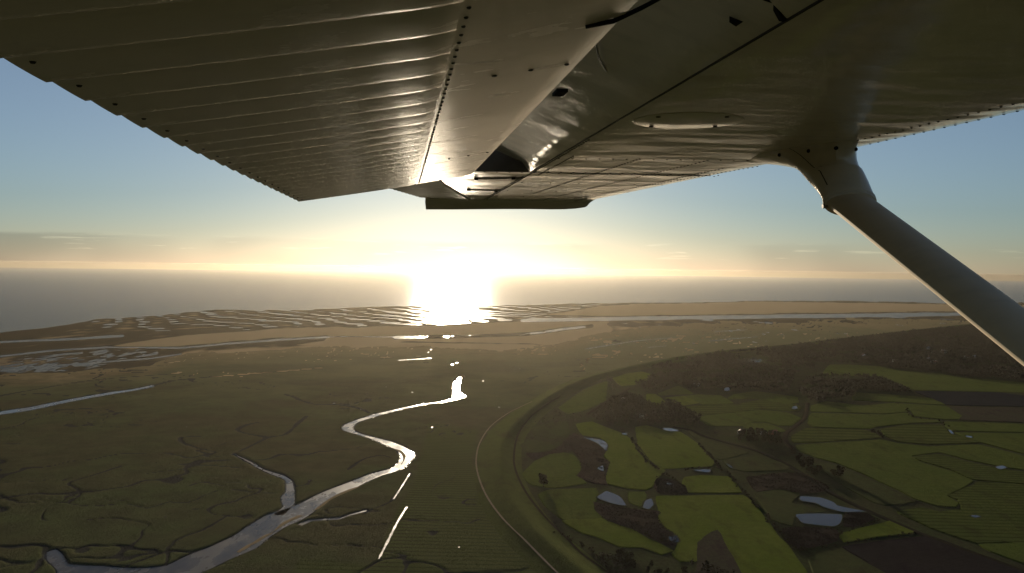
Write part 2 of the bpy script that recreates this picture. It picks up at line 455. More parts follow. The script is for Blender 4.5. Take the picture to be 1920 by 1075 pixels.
CREEK_L = [(0, 945), (100, 895), (250, 800), (335, 772), (400, 750), (500, 700), (600, 660), (680, 630), (760, 600), (840, 580), (880, 550), (890, 520), (870, 490),
           (800, 460), (740, 435), (680, 417), (625, 400), (612, 386), (625, 370), (690, 345), (780, 318), (900, 290), (1000, 271)]
CREEK_R = [(1000, 276), (900, 297), (800, 323), (690, 357), (660, 380), (666, 400), (700, 415), (780, 435), (840, 450), (900, 473), (945, 500), (957, 520), (920, 560),
           (870, 590), (800, 612), (720, 647), (650, 682), (560, 722), (490, 772), (420, 822), (340, 857), (250, 917), (200, 957), (130, 987), (60, 1017), (0, 1047)]
z2 = lambda L: [(400 + x / 2.53, 650 + y / 2.53) for x, y in L]
MAIN_PX = z2(CREEK_L) + z2(CREEK_R) + [(340, 1090), (300, 1120), (120, 1150), (80, 1120), (108, 1072), (90, 1052), (88, 1035), (104, 1030), (118, 1040), (128, 1058), (190, 1062), (250, 1066), (310, 1062), (345, 1045)]
SIDE_PX = z2([(95, 510), (165, 540), (245, 586), (335, 612), (372, 640), (384, 690), (380, 750), (330, 800), (280, 800), (330, 760), (322, 715), (345, 690), (345, 640), (320, 622), (240, 592), (165, 548)])
BRIGHT_PX = z2([(1180, 138), (1160, 150), (1144, 180), (1142, 225), (1140, 245), (1080, 262), (1085, 267), (1150, 252), (1185, 243), (1194, 236), (1165, 215), (1163, 180), (1180, 145)])
SMALL_PX = z2([(340, 222), (380, 240), (345, 237)])
SPUR_PX = z2([(400, 845), (450, 823), (540, 816), (600, 812), (680, 786), (730, 775), (725, 782), (640, 803), (600, 820), (540, 823), (470, 828), (420, 850)])
LEFT_PX = [(0, 772), (60, 763), (130, 749), (200, 737), (250, 730), (283, 723), (284, 726), (250, 733), (200, 741), (130, 754), (60, 769), (0, 778), (-120, 800), (-120, 795)]
water_polys = {}
for key, px in (('main', MAIN_PX), ('side', SIDE_PX), ('spur', SPUR_PX), ('left', LEFT_PX), ('bright', BRIGHT_PX)):
    water_polys[key] = smooth_ring(gpts(px, -0.7), 9.0, 1.2, 11)
z1 = lambda L: [(x / 2.529, 650 + y / 2.529) for x, y in L]
GULLIES = [z1(L) for L in (
    [(575, 565), (440, 610), (330, 645), (370, 680), (375, 710), (320, 740), (430, 755), (600, 745), (700, 765), (800, 735), (890, 740), (960, 710), (1060, 675), (1214, 690), (1345, 695)],
    [(1110, 510), (1000, 525), (975, 518), (1020, 500), (940, 480), (870, 455), (860, 430), (950, 425)],
    [(790, 1035), (800, 950), (870, 900), (960, 870), (1080, 800)],
    [(890, 660), (960, 640), (1060, 660)], [(700, 600), (860, 580), (960, 560), (1150, 575)], [(0, 700), (90, 740), (200, 735), (320, 740)])]
GULLIES += [z2(L) for L in ([(95, 510), (180, 470), (260, 430), (340, 415), (400, 365), (440, 330)], [(260, 430), (120, 400), (160, 370), (210, 360)],
    [(340, 225), (380, 240), (470, 270), (600, 275), (700, 295), (760, 325)], [(384, 665), (440, 655), (460, 630)], [(1000, 274), (1080, 264)],
    [(725, 780), (800, 755), (850, 725), (900, 655), (935, 600)], [(640, 580), (720, 530), (800, 515), (850, 530)])]
GULLIES += [[(283, 724), (340, 712), (480, 700), (600, 690)], [(0, 742), (160, 715), (330, 700)]]
gully_xy = [smooth_line(gpts(L), 10.0) for L in GULLIES]
MEADOW_PX = [(800, 790), (905, 800), (893, 860), (905, 920), (960, 1000), (1060, 1100), (700, 1120), (540, 1075), (560, 1040), (700, 1055), (735, 960), (770, 900)]

px1 = np.arange(-600, 2501, 2.2); py1 = np.arange(596, 1201, 2.0)
GX, GY = np.meshgrid(px1, py1)
P0 = ground(GX, GY)
X, Y = P0[..., 0], P0[..., 1]
YB = [(-600, 745), (0, 702), (130, 698), (280, 684), (350, 662), (500, 651), (640, 649), (760, 653), (940, 653), (1030, 645), (1110, 626), (1180, 613), (1300, 606), (1500, 601), (1800, 598), (2500, 588)]
yb = np.interp(GX, *zip(*YB)) + 20 * (fbm(X / 300, Y / 900, 3, 5) - 0.5) + 10 * (fbm(X / 70, Y / 220, 4, 4) - 0.5)
Z = 0.5 * (fbm(X / 70, Y / 70, 1, 4) - 0.5) + 0.10 * (fbm(X / 14, Y / 14, 2, 3) - 0.5)
rowm = 2.0 * (Y * Y) / (ALT * FPX)                       # metres of ground per grid row
soft = np.maximum(3.0, 0.8 * rowm)
wet = np.zeros_like(Z)
for key in ('main', 'side', 'spur', 'left', 'bright'):
    q = water_polys[key]
    lo, hi = q.min(0) - 60, q.max(0) + 60
    m = (X > lo[0]) & (X < hi[0]) & (Y > lo[1]) & (Y < hi[1])
    d = seg_dist(q, X[m], Y[m], True); d = np.where(inside(q, X[m], Y[m]), -d, d)
    bank = sstep(1.0, 0.0, d / soft[m])
    wet[m] = np.maximum(wet[m], bank)
    levee = 0.25 * np.exp(-((d - 9) / 8) ** 2)
    Z[m] = Z[m] * (1 - bank) - 1.5 * bank + levee * (d > 0)
for L in gully_xy:
    lo, hi = L.min(0) - 25, L.max(0) + 25
    m = (X > lo[0]) & (X < hi[0]) & (Y > lo[1]) & (Y < hi[1])
    d = seg_dist(L, X[m] + 5 * (fbm(X[m] / 12, Y[m] / 12, 9) - 0.5), Y[m] + 5 * (fbm(X[m] / 12, Y[m] / 12, 19) - 0.5))
    Z[m] -= 0.75 * sstep(1.0, 0.15, d / np.maximum(3.2, 0.8 * rowm[m]))
gn = np.abs(fbm(X / 190, Y / 190, 23, 4) - 0.5); gm = np.abs(fbm(X / 75 + 9, Y / 75, 27, 3) - 0.5)
Z -= 0.85 * sstep(0.020, 0.004, gn) * sstep(0.40, 0.55, fbm(X / 420, Y / 420, 33, 2)) + 0.70 * sstep(0.026, 0.006, gm) * sstep(0.42, 0.55, fbm(X / 300, Y / 300, 37, 2))
Z = np.where(wet > 0.3, Z, np.maximum(Z, -0.88))
Z -= 2.6 * sstep(3.0, -5.0, GY - yb)
pol = inside(POLDER, X, Y)
Z = np.where(pol, -0.6 + 0.2 * (fbm(X / 9, Y / 9, 5) - 0.5), Z)
meadow = sstep(0, 14, np.where(inside(MEADOW_PX, GX, GY), seg_dist(MEADOW_PX, GX, GY, True), 0))
nr, nc = GX.shape
extra = [np.column_stack([np.linspace(-1100, 1100, nc), np.full(nc, 480.0), np.zeros(nc)]),
         np.column_stack([np.linspace(-2600, 2600, nc), np.full(nc, -600.0), np.zeros(nc)]),
         np.column_stack([np.linspace(-9000, 9000, nc), np.full(nc, -5000.0), np.zeros(nc)])]
V = np.concatenate([np.stack([X, Y, Z], -1).reshape(-1, 3)] + extra)
mead = np.concatenate([meadow.ravel(), np.zeros(3 * nc)])
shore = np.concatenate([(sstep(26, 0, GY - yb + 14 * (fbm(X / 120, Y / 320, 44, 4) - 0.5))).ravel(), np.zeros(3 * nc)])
polv = np.concatenate([pol.ravel()] + [inside(POLDER, e[:, 0], e[:, 1]) for e in extra])
V[len(X.ravel()):, 2] = np.where(polv[len(X.ravel()):], -0.6, 0.0)
nr += 3
ii = (np.arange(nr - 1)[:, None] * nc + np.arange(nc - 1)[None, :]).ravel()
quads = np.stack([ii + nc, ii + nc + 1, ii + 1, ii], -1)
isp = polv[quads].sum(1) >= 2
def sub_mesh(name, V, quads, attr=None, attr2=None):
    used = np.unique(quads); remap = np.full(len(V), -1); remap[used] = np.arange(len(used))
    me = mesh_np(name, V[used], remap[quads])
    if attr is not None:
        a = me.attributes.new('meadow', 'FLOAT', 'POINT'); a.data.foreach_set('value', attr[used].astype(np.float32))
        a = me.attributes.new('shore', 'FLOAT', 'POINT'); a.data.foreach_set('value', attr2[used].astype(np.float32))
    return me
keep = V[quads][..., 2].min(1) > -2.55
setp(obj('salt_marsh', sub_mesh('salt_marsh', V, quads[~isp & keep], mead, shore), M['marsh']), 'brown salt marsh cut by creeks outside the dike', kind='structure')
setp(obj('polder_ground', sub_mesh('polder_ground', V, quads[isp]), M['polder']), 'rough ditch ground between the polder fields', kind='structure')

# tidal flats: ridges that rise through the water, sand banks that stay dry
px2 = np.arange(-600, 2501, 2.2); py2 = np.arange(552, 716, 0.8)
GX, GY = np.meshgrid(px2, py2); P0 = ground(GX, GY); X, Y = P0[..., 0], P0[..., 1]
YS = [(-600, 700), (0, 622), (130, 606), (180, 597), (300, 590), (400, 580), (560, 579), (760, 572), (1000, 570), (1140, 566), (1500, 562), (1800, 566), (2500, 558)]
ys = np.interp(GX, *zip(*YS)) + 5 * (fbm(X / 500, Y / 900, 31, 4) - 0.5)
def soft_in(poly, w, wob=4.0):
    gx = GX + 30 * (fbm(X / 240, Y / 500, 41, 4) - 0.5); gy = GY + wob * (fbm(X / 300, Y / 600, 42, 4) - 0.5)
    return sstep(-w, w, np.where(inside(poly, gx, gy), 1, -1) * seg_dist(poly, gx, gy, True))
warp = fbm(X / 420, Y / 700, 51, 3)
rip = np.sin(2 * math.pi * (Y / 300 + X / 230 + 2.4 * warp)) + 0.5 * np.sin(2 * math.pi * (Y / 170 - X / 300 + 2 * warp + 0.3))
A = 0.13 + 0.55 * (fbm(X / 150, Y / 330, 61, 5) - 0.5) + 0.40 * (fbm(X / 45, Y / 150, 66, 3) - 0.5)
RIP = [(150, 612), (180, 598), (400, 582), (760, 574), (1000, 571), (1130, 567), (1150, 590), (1000, 602), (780, 608), (500, 615), (300, 622)]
w = soft_in(RIP, 5); A = A * (1 - 0.6 * w) + w * (0.17 * rip + 0.08 - 0.20 * np.exp(-((GX - 855) / 120) ** 2))
A += 0.95 * soft_in([(1030, 590), (1130, 573), (1400, 566), (1800, 572), (2100, 574), (2100, 581), (1700, 584), (1400, 588), (1130, 592)], 2.5)
A += 0.75 * soft_in([(200, 652), (340, 629), (520, 616), (800, 611), (1000, 606), (1070, 608), (960, 621), (760, 626), (640, 626), (500, 634), (400, 643), (250, 655)], 2.5)
A += 0.7 * soft_in([(560, 646), (640, 635), (780, 637), (700, 649)], 2)
A += 0.30 * soft_in([(280, 700), (350, 660), (700, 640), (1100, 640), (1130, 612), (1900, 602), (1900, 640), (700, 720)], 3)
A += 0.9 * soft_in([(620, 622), (900, 606), (1140, 603), (1150, 655), (900, 662), (600, 660)], 3)
for L, wd in (([(-200, 690), (0, 668), (100, 657), (200, 651), (340, 652), (430, 644), (520, 637), (640, 631), (760, 632)], 1.3),
              ([(740, 633), (800, 632), (900, 630), (990, 626), (1060, 617), (1110, 611)], 3.4),
              ([(720, 640), (850, 643), (1000, 645), (1060, 650)], 1.7),
              ([(-200, 655), (0, 641), (130, 636), (230, 630)], 1.6), ([(0, 690), (90, 686), (280, 672), (340, 664)], 1.2),
              ([(980, 601), (1200, 597), (1500, 593), (1800, 589), (2300, 583)], 2.6)):
    d = seg_dist(L, GX, GY + 2 * (fbm(X / 150, Y / 300, 71) - 0.5))
    A -= 1.1 * sstep(1.6, 0.4, d / wd)
A -= 0.7 * soft_in([(-20, 692), (40, 672), (180, 661), (300, 662), (200, 684), (60, 702)], 9) * sstep(0.40, 0.58, fbm(X / 20, Y / 60, 81, 3))
A -= 1.6 * sstep(3.0, -4.0, GY - ys)
A += 0.10 * sstep(606, 640, GY)
A = np.where(A > 0.35, 0.35 + 0.35 * np.tanh((A - 0.35) / 0.35), A)
Vf = np.stack([X, Y, SEA_Z + A], -1).reshape(-1, 3)
nr, nc = GX.shape
ii = (np.arange(nr - 1)[:, None] * nc + np.arange(nc - 1)[None, :]).ravel()
quads = np.stack([ii + nc, ii + nc + 1, ii + 1, ii], -1)
quads = quads[(Vf[quads][..., 2].max(1) > SEA_Z - 0.25) & ~inside(POLDER, Vf[quads[:, 0]][:, 0], Vf[quads[:, 0]][:, 1])]
setp(obj('tidal_flat', sub_mesh('tidal_flat', Vf, quads), M['sand']), 'sand banks and rippled mud flats along the shore', kind='structure')

# creek water
for key, nm, lb in (('main', 'creek', 'wide winding tidal creek with shining mud'), ('side', 'creek', 'narrow creek joining the wide tidal creek'),
                    ('spur', 'creek', 'short muddy spur beside the wide creek'), ('left', 'creek', 'straight thin creek crossing the brown marsh'),
                    ('bright', 'creek', 'short creek bend glinting white in the sun')):
    zz = -0.7
    setp(obj(nm, sheet_mesh(nm, water_polys[key], zz), M['creek']), lb, kind='structure')
# mud bars inside the wide creek
for i, L in enumerate(([(300, 878), (250, 905), (215, 930), (180, 945), (150, 965), (120, 980), (105, 975), (150, 945), (185, 930), (240, 895)],
                       [(720, 655), (640, 690), (560, 730), (500, 772), (470, 780), (545, 722), (640, 678)], [(845, 480), (880, 500), (900, 530), (890, 560), (905, 540), (915, 520), (895, 495)],
                       [(430, 800), (370, 830), (300, 870), (270, 885), (330, 835), (400, 800)])):
    q = smooth_ring(gpts(z2(L), -0.6), 5.0, 1.5, 21 + i)
    setp(obj('mud_bar', slab_mesh('mud_bar', q, -0.52, -0.8, 1.0), M['sand']), 'low mud bar lying in the wide creek', kind='structure')
# standing water: drainage ditches and puddles on the marsh
def ditch_water(px, width, lb, z=0.30):
    L = smooth_line(gpts(px), 6.0)
    setp(obj('ditch_water', ribbon_mesh('ditch_water', L, width, z, 0.9, 5), M['creek']), lb, kind='structure')
ditch_water(z2([(918, 762), (900, 790), (870, 840), (830, 920), (785, 1008)]), 2.3, 'straight water-filled ditch gleaming in the striped meadow')
ditch_water(z2([(932, 603), (900, 655), (855, 725)]), 1.7, 'short gleaming ditch beside the creek bend')
ditch_water(z2([(995, 274), (1030, 270), (1085, 264)]), 4.0, 'thin thread of water joining the creek bends')
ditch_water([(747, 676), (780, 674), (808, 672)], 11, 'short bright strip of water on the far marsh')
ditch_water([(1098, 655), (1140, 648), (1200, 639), (1260, 634)], 9, 'long thin strip of water outside the dike')
ditch_water([(1215, 652), (1250, 649)], 7, 'short strip of water near the dike')
ditch_water([(1330, 640), (1370, 636), (1420, 632)], 9, 'thin flooded swale on the far marsh')
ditch_water([(1340, 622), (1400, 619)], 12, 'pale flooded hollow on the far marsh')
PUDDLES = [p for p in [(848, 684, 5), (842, 680, 2), (857, 681, 3), (836, 683, 2), (866, 684, 2), (803, 661, 3), (808, 656, 4), (567, 660, 4), (583, 661, 3), (590, 663, 2), (637, 657, 3), (563, 682, 3),
           (360, 681, 4), (369, 696, 4), (626, 757, 5), (676, 768, 3), (740, 765, 2), (697, 735, 2), (704, 737, 2), (724, 726, 3), (773, 736, 3), (771, 735, 2), (805, 732, 2), (836, 741, 2),
           (580, 902, 3), (594, 891, 2), (676, 858, 2), (681, 858, 3), (665, 898, 3), (740, 872, 2), (799, 843, 2), (810, 840, 2), (810, 802, 3), (763, 791, 2), (728, 817, 2), (844, 783, 2),
           (388, 787, 3), (350, 801, 3), (362, 800, 2), (394, 801, 2), (293, 868, 3), (261, 910, 3), (310, 970, 6), (351, 962, 4), (435, 942, 4), (440, 948, 3), (936, 764, 4), (906, 715, 3), (968, 690, 4), (975, 692, 3), (964, 687, 2),
           (861, 1027, 3), (859, 1027, 2), (866, 939, 2), (867, 962, 2), (1440, 624, 6), (1432, 627, 8), (1370, 621, 8), (1384, 618, 8), (1466, 628, 6), (1415, 642, 8), (1436, 640, 4), (1300, 644, 6), (1379, 645, 3),
           (1240, 673, 4), (1228, 674, 5), (1200, 614, 5), (1236, 610, 5), (1490, 619, 9), (1585, 626, 6), (1572, 626, 6), (1686, 610, 7), (1770, 607, 8), (905, 898, 1.3), (907, 905, 1.3), (910, 913, 1.4), (914, 922, 1.2), (933, 966, 1.2), (899, 884, 1.2)] if p[2] >= 3 or p[0] > 898]
for i, (px, py, r) in enumerate(PUDDLES):
    c = ground(px, py)[:2]; s = c[1] / FPX; a = np.linspace(0, 2 * math.pi, 11)[:-1]
    rr = r * 0.34 * s * (0.55 + 0.9 * RNG.random(10))
    q = np.column_stack([c[0] + rr * np.cos(a) * 1.25, c[1] + rr * np.sin(a) * max(1.3, 0.30 * c[1] / ALT)])
    setp(obj('puddle', sheet_mesh('puddle', q, 0.34), M['creek']), 'small puddle shining on the marsh', group='puddles on the marsh', kind='structure')

# dike and its paths
def sweep(name, line, prof):
    p = line; d = np.gradient(p, axis=0); d /= np.linalg.norm(d, axis=1, keepdims=True); nr_ = np.stack([d[:, 1], -d[:, 0]], -1)
    k = len(prof); wob = (fbm(p[:, 0] / 60, p[:, 1] / 60, 91) - 0.5) * 3
    v = np.concatenate([np.column_stack([p + nr_ * (o + (wob * (abs(o) > 8)))[:, None], np.full(len(p), z)]) for o, z in prof])
    n = len(p); f = [(j * n + i, (j + 1) * n + i, (j + 1) * n + i + 1, j * n + i + 1) for j in range(k - 1) for i in range(n - 1)]
    return mesh(name, v, f, True)
prof = [(-48, -0.9), (-34, 0.2), (-22, 2.4), (-10, 5.2), (-3, 7.0), (0, 7.3), (2.5, 7.2), (8, 5.4), (16, 2.4), (22, 0.5), (30, 0.1), (36, -0.8)]
setp(obj('dike', sweep('dike', dike_line, prof), M['dike']), 'long curved grass sea dike between marsh and fields', kind='structure')
def path_on(name, px, width, mat, lb, lift=0.35):
    L = smooth_line(gpts(px), 8.0)
    # follow the dike's foot where the path runs on it
    dd = seg_dist(dike_line, L[:, 0], L[:, 1]); side = inside(POLDER, L[:, 0], L[:, 1])
    pz = np.where(side, np.interp(dd, [p[0] for p in prof[5:]], [p[1] for p in prof[5:]]), np.interp(dd, [-p[0] for p in prof[5::-1]], [p[1] for p in prof[5::-1]]))
    pz = np.maximum(pz, np.where(side, 0.3, 0.1)) + lift
    setp(obj(name, ribbon_mesh(name, L, width, pz, 0.25, 3), mat), lb, kind='structure')
path_on('path', [(1110, 1140), (1040, 1075), (985, 1020), (940, 973), (911, 930), (896, 890), (893, 860), (900, 830), (920, 800), (950, 777), (975, 764), (998, 755)], 2.4, M['path'], 'pale path along the seaward foot of the dike')
path_on('road', [(1230, 1150), (1140, 1075), (1092, 1040), (1062, 1010), (1020, 968), (985, 922), (966, 880), (964, 850), (971, 818), (990, 790), (1018, 766), (1050, 745)], 3.0, M['track'], 'narrow lane along the landward foot of the dike')

# polder fields
F = lambda *a: list(a)
FIELDS = [
 ('grass_bright', 'lit green field in the crook of the dike lane', [(1056, 976), (1120, 972), (1141, 975), (1183, 992), (1210, 1010), (1259, 1031), (1240, 1038), (1207, 1024), (1165, 1024), (1119, 1004), (1095, 998)]),
 ('grass_mid', 'small green field beside the dike lane', [(983, 887), (1005, 865), (1044, 847), (1071, 852), (1089, 870), (1084, 883), (1078, 890), (1097, 905), (1040, 914), (1000, 908), (987, 896)]),
 ('grass_mid', 'green field below the long pond', [(1030, 919), (1115, 916), (1118, 930), (1111, 945), (1124, 962), (1133, 970), (1058, 973), (1027, 949), (1013, 927)]),
 ('grass_dull', 'tiny dull paddock at the dike bend', [(978, 834), (996, 825), (1027, 830), (1040, 839), (1022, 845), (991, 847)]),
 ('grass_dull', 'patchy paddock inside the dike bend', [(1000, 800), (1060, 790), (1065, 812), (1040, 822), (1005, 815)]),
 ('grass_mid', 'green field where the dike turns', [(1050, 764), (1097, 730), (1137, 715), (1133, 750), (1097, 768), (1066, 775)]),
 ('grass_bright', 'lit oval meadow beside the wood', [(1151, 709), (1177, 700), (1202, 697), (1219, 702), (1209, 714), (1188, 721), (1165, 723)]),
 ('grass_bright', 'tall green field between reeds and hedge', [(1083, 795), (1110, 791), (1150, 807), (1171, 815), (1183, 826), (1201, 847), (1219, 871), (1243, 881), (1228, 898), (1219, 912), (1210, 917), (1177, 914), (1141, 906), (1140, 895), (1146, 865), (1136, 856), (1144, 838), (1130, 821), (1095, 815)]),
 ('grass_bright', 'green field in front of the dark copse', [(1194, 801), (1213, 798), (1243, 807), (1274, 810), (1307, 832), (1336, 865), (1332, 873), (1280, 876), (1246, 878), (1222, 862), (1200, 832)]),
 ('grass_bright', 'small square green field above the wide meadow', [(1286, 895), (1316, 892), (1367, 894), (1387, 922), (1292, 922), (1283, 907)]),
 ('grass_bright', 'wide green meadow bordered by the bushy ditch', [(1234, 931), (1392, 929), (1411, 943), (1459, 1007), (1478, 1028), (1500, 1060), (1530, 1120), (1395, 1120), (1354, 1004), (1343, 988), (1308, 1014), (1304, 1050), (1276, 1050), (1264, 1037), (1279, 1013), (1245, 998), (1233, 977), (1239, 955)]),
 ('rough', 'brown wedge of rough ground in the wide meadow', [(1312, 1018), (1342, 994), (1351, 1008), (1390, 1080), (1400, 1120), (1320, 1120), (1311, 1068)]),
 ('grass_mid', 'little green tongue between two ponds', [(1182, 923), (1208, 923), (1203, 949), (1184, 941)]),
 ('grass_dull', 'dull pasture beside the straight road', [(1358, 863), (1422, 854), (1478, 873), (1473, 880), (1398, 883), (1370, 877)]),
 ('grass_dull', 'dull pasture between hedge and road', [(1292, 807), (1322, 824), (1400, 848), (1352, 861), (1339, 856), (1312, 829)]),
 ('grass_bright', 'sunlit clearing at the edge of the copse', [(1214, 739), (1228, 739), (1246, 753), (1235, 759), (1216, 756)]),
 ('grass_bright', 'small sunlit field behind the copse', [(1249, 746), (1284, 743), (1309, 755), (1277, 760)]),
 ('grass_mid', 'field corner running up into the wood', [(1272, 724), (1286, 730), (1298, 738), (1272, 739), (1240, 741), (1237, 737)]),
 ('grass_mid', 'lens-shaped field under the wood edge', [(1286, 743), (1309, 740), (1351, 742), (1374, 756), (1319, 758)]),
 ('grass_furrow_far', 'long striped field behind the copse', [(1279, 763), (1321, 760), (1386, 758), (1426, 750), (1493, 759), (1500, 763), (1493, 771), (1426, 766), (1391, 771), (1309, 778), (1291, 772)]),
 ('grass_mid', 'broad field beside the bending lane', [(1319, 780), (1391, 773), (1426, 769), (1472, 773), (1500, 784), (1479, 798), (1460, 797), (1435, 790), (1407, 791), (1391, 798), (1333, 798), (1316, 788)]),
 ('grass_mid', 'half-round field behind the farm trees', [(1395, 801), (1409, 794), (1433, 793), (1458, 801), (1470, 807), (1463, 809), (1430, 807)]),
 ('grass_mid', 'far field tucked under the dark wood', [(1367, 748), (1377, 740), (1416, 734), (1449, 738), (1493, 745), (1495, 755), (1472, 757), (1421, 747)]),
 ('grass_mid', 'long far meadow below the great wood', [(1557, 684), (1596, 684), (1647, 687), (1685, 695), (1759, 700), (1806, 709), (1861, 712), (2050, 730), (2050, 738), (1713, 731), (1666, 715), (1643, 705), (1592, 704), (1543, 701)]),
 ('seedbed', 'dark blue-grey bare field', [(1717, 734), (1875, 736), (2000, 754), (2050, 764), (1778, 759), (1749, 747)]),
 ('grass_mid', 'narrow field beneath the small wood', [(1602, 736), (1712, 743), (1745, 747), (1771, 759), (1678, 753), (1602, 750)]),
 ('grass_mid', 'flat field beside the lane bend', [(1524, 761), (1550, 753), (1620, 761), (1678, 756), (1701, 763), (1701, 771), (1661, 775), (1524, 771)]),
 ('grass_mid', 'kite-shaped field by the dark bare field', [(1687, 757), (1773, 762), (1789, 772), (1801, 779), (1797, 785), (1773, 786), (1719, 780), (1708, 768)]),
 ('rough', 'brownish strip field beyond the ditch junction', [(1782, 763), (2050, 768), (2050, 796), (1803, 787), (1807, 779)]),
 ('grass_mid', 'wide field between lane and ditch bend', [(1524, 775), (1661, 778), (1700, 774), (1713, 784), (1757, 788), (1763, 791), (1713, 792), (1643, 799), (1629, 803), (1526, 800), (1517, 793)]),
 ('grass_furrow_far', 'striped field beside the lane', [(1487, 817), (1515, 803), (1622, 807), (1652, 819), (1521, 829), (1490, 829)]),
 ('grass_furrow_far', 'striped field inside the ditch loop', [(1656, 805), (1702, 797), (1764, 797), (1779, 813), (1833, 829), (1742, 832), (1683, 827), (1660, 816)]),
 ('grass_mid', 'flat strip field past the ditch junction', [(1774, 791), (2050, 800), (2050, 812), (1787, 807)]),
 ('grass_mid', 'green field along the winding ditch', [(1793, 811), (2050, 817), (2050, 882), (1840, 829), (1803, 817)]),
 ('grass_mid', 'largest green field beside the straight road', [(1495, 835), (1651, 825), (1678, 831), (1740, 838), (1757, 847), (1706, 854), (1724, 867), (1782, 884), (1820, 901), (1802, 914), (1770, 928), (1793, 943), (1788, 949), (1757, 947), (1720, 935), (1672, 911), (1612, 884), (1569, 867), (1530, 857), (1506, 847)]),
 ('grass_mid', 'lens-shaped field across the winding ditch', [(1748, 838), (1835, 834), (2050, 890), (2050, 900), (1872, 873), (1817, 862), (1766, 848)]),
 ('grass_furrow', 'striped wedge field between two ditches', [(1713, 857), (1757, 852), (1817, 867), (1872, 879), (2050, 904), (2050, 916), (1835, 899), (1822, 897), (1786, 880), (1732, 865)]),
 ('grass_furrow', 'broad striped field across the straight road', [(1837, 904), (2050, 920), (2050, 1040), (1881, 1014), (1832, 1017), (1750, 990), (1690, 963), (1686, 959), (1730, 953), (1763, 961), (1807, 955), (1801, 937), (1780, 929), (1829, 910)]),
 ('grass_mid', 'field corner beside the road verge', [(1840, 1021), (1960, 1020), (2050, 1046), (2050, 1100), (1860, 1033)]),
 ('grass_dull', 'narrow pasture strip along the road', [(1540, 867), (1569, 874), (1612, 892), (1660, 916), (1712, 940), (1660, 946), (1642, 942), (1585, 911), (1548, 884)]),
 ('grass_bright', 'bright triangular field behind the reed bank', [(1579, 1001), (1657, 982), (1672, 977), (1713, 995), (1714, 997), (1657, 1003), (1583, 1014)]),
 ('plough', 'dark ploughed field beside the road', [(1585, 1026), (1657, 1015), (1743, 1006), (1823, 1035), (1915, 1070), (2020, 1112), (2020, 1170), (1690, 1170), (1634, 1054)]),
 ('grass_dull', 'dull pasture beside the ploughed field', [(1520, 1047), (1575, 1031), (1628, 1059), (1664, 1080), (1700, 1130), (1550, 1130)]),
 ('grass_dull', 'wet green meadow around the twin ponds', [(1420, 925), (1460, 919), (1496, 925), (1480, 943), (1545, 959), (1488, 963), (1484, 985), (1450, 974)]),
]
for i, (mt, lb, px) in enumerate(FIELDS):
    q = smooth_ring(gpts(px, 0.3), 10.0, 1.8, 100 + i, 0.15)
    q = q + ring_normals(q) * 3.6
    setp(obj('field', slab_mesh('field', q, 0.24 + 0.006 * i, -0.75, 1.2), M[mt]), lb, kind='structure')

REEDS = [('brown reed bed around the upper pond', [(1074, 812), (1095, 818), (1126, 824), (1140, 838), (1131, 856), (1143, 866), (1137, 895), (1139, 909), (1112, 906), (1080, 893), (1088, 880), (1087, 860), (1075, 848), (1070, 830)]),
         ('brown reed bed below the long pond', [(1110, 940), (1130, 944), (1172, 952), (1200, 955), (1238, 958), (1236, 980), (1272, 1005), (1270, 1022), (1250, 1022), (1210, 1002), (1140, 978), (1118, 962)]),
         ('reddish reed fen above the twin ponds', [(1400, 895), (1470, 886), (1515, 890), (1557, 917), (1500, 926), (1460, 917), (1418, 922)]),
         ('brown reed fen below the twin ponds', [(1468, 990), (1490, 988), (1569, 993), (1569, 1014), (1500, 1029), (1470, 1012)]),
         ('reedy strip between twin ponds and road', [(1583, 963), (1622, 962), (1640, 972), (1600, 988), (1580, 985)]),
         ('reedy scrub beside the dike bend', [(985, 850), (1020, 848), (1045, 840), (1070, 815), (1072, 845), (1030, 852), (1000, 862)]),
         ('scrubby reeds around the looped ditch', [(1225, 912), (1232, 898), (1262, 900), (1284, 912), (1288, 926), (1240, 926)])]
for i, (lb, px) in enumerate(REEDS):
    q = smooth_ring(gpts(px, 0.3), 9.0, 2.5, 300 + i)
    base = obj('reed_bed', slab_mesh('reed_bed', q, 0.45, -0.75, 2.0), M['reed']); setp(base, lb, kind='stuff')
    lo, hi = q.min(0), q.max(0); n = 2600; s = lo + (hi - lo) * RNG.random((n, 2)); s = s[inside(q, s[:, 0], s[:, 1])]
    s = s[fbm(s[:, 0] / 14, s[:, 1] / 14, 7) > 0.42]
    hgt = 0.6 + 1.7 * RNG.random(len(s)) * fbm(s[:, 0] / 20, s[:, 1] / 20, 8); ww = 0.5 + 0.9 * RNG.random(len(s)); an = RNG.random(len(s)) * 6.28
    vs = []
    for k in range(3):
        vs.append(np.column_stack([s[:, 0] + ww * np.cos(an + k * 2.1), s[:, 1] + ww * np.sin(an + k * 2.1), np.full(len(s), 0.3)]))
    vs.append(np.column_stack([s[:, 0], s[:, 1], 0.45 + hgt]))
    v = np.concatenate(vs); m_ = len(s); k = np.arange(m_)
    tri = np.concatenate([np.stack([k, k + m_, k + 3 * m_], -1), np.stack([k + m_, k + 2 * m_, k + 3 * m_], -1), np.stack([k + 2 * m_, k, k + 3 * m_], -1)])
    t_ = obj('reed_tufts', mesh_np('reed_tufts', v, tri, False), M['reed'], base); t_['kind'] = 'stuff'

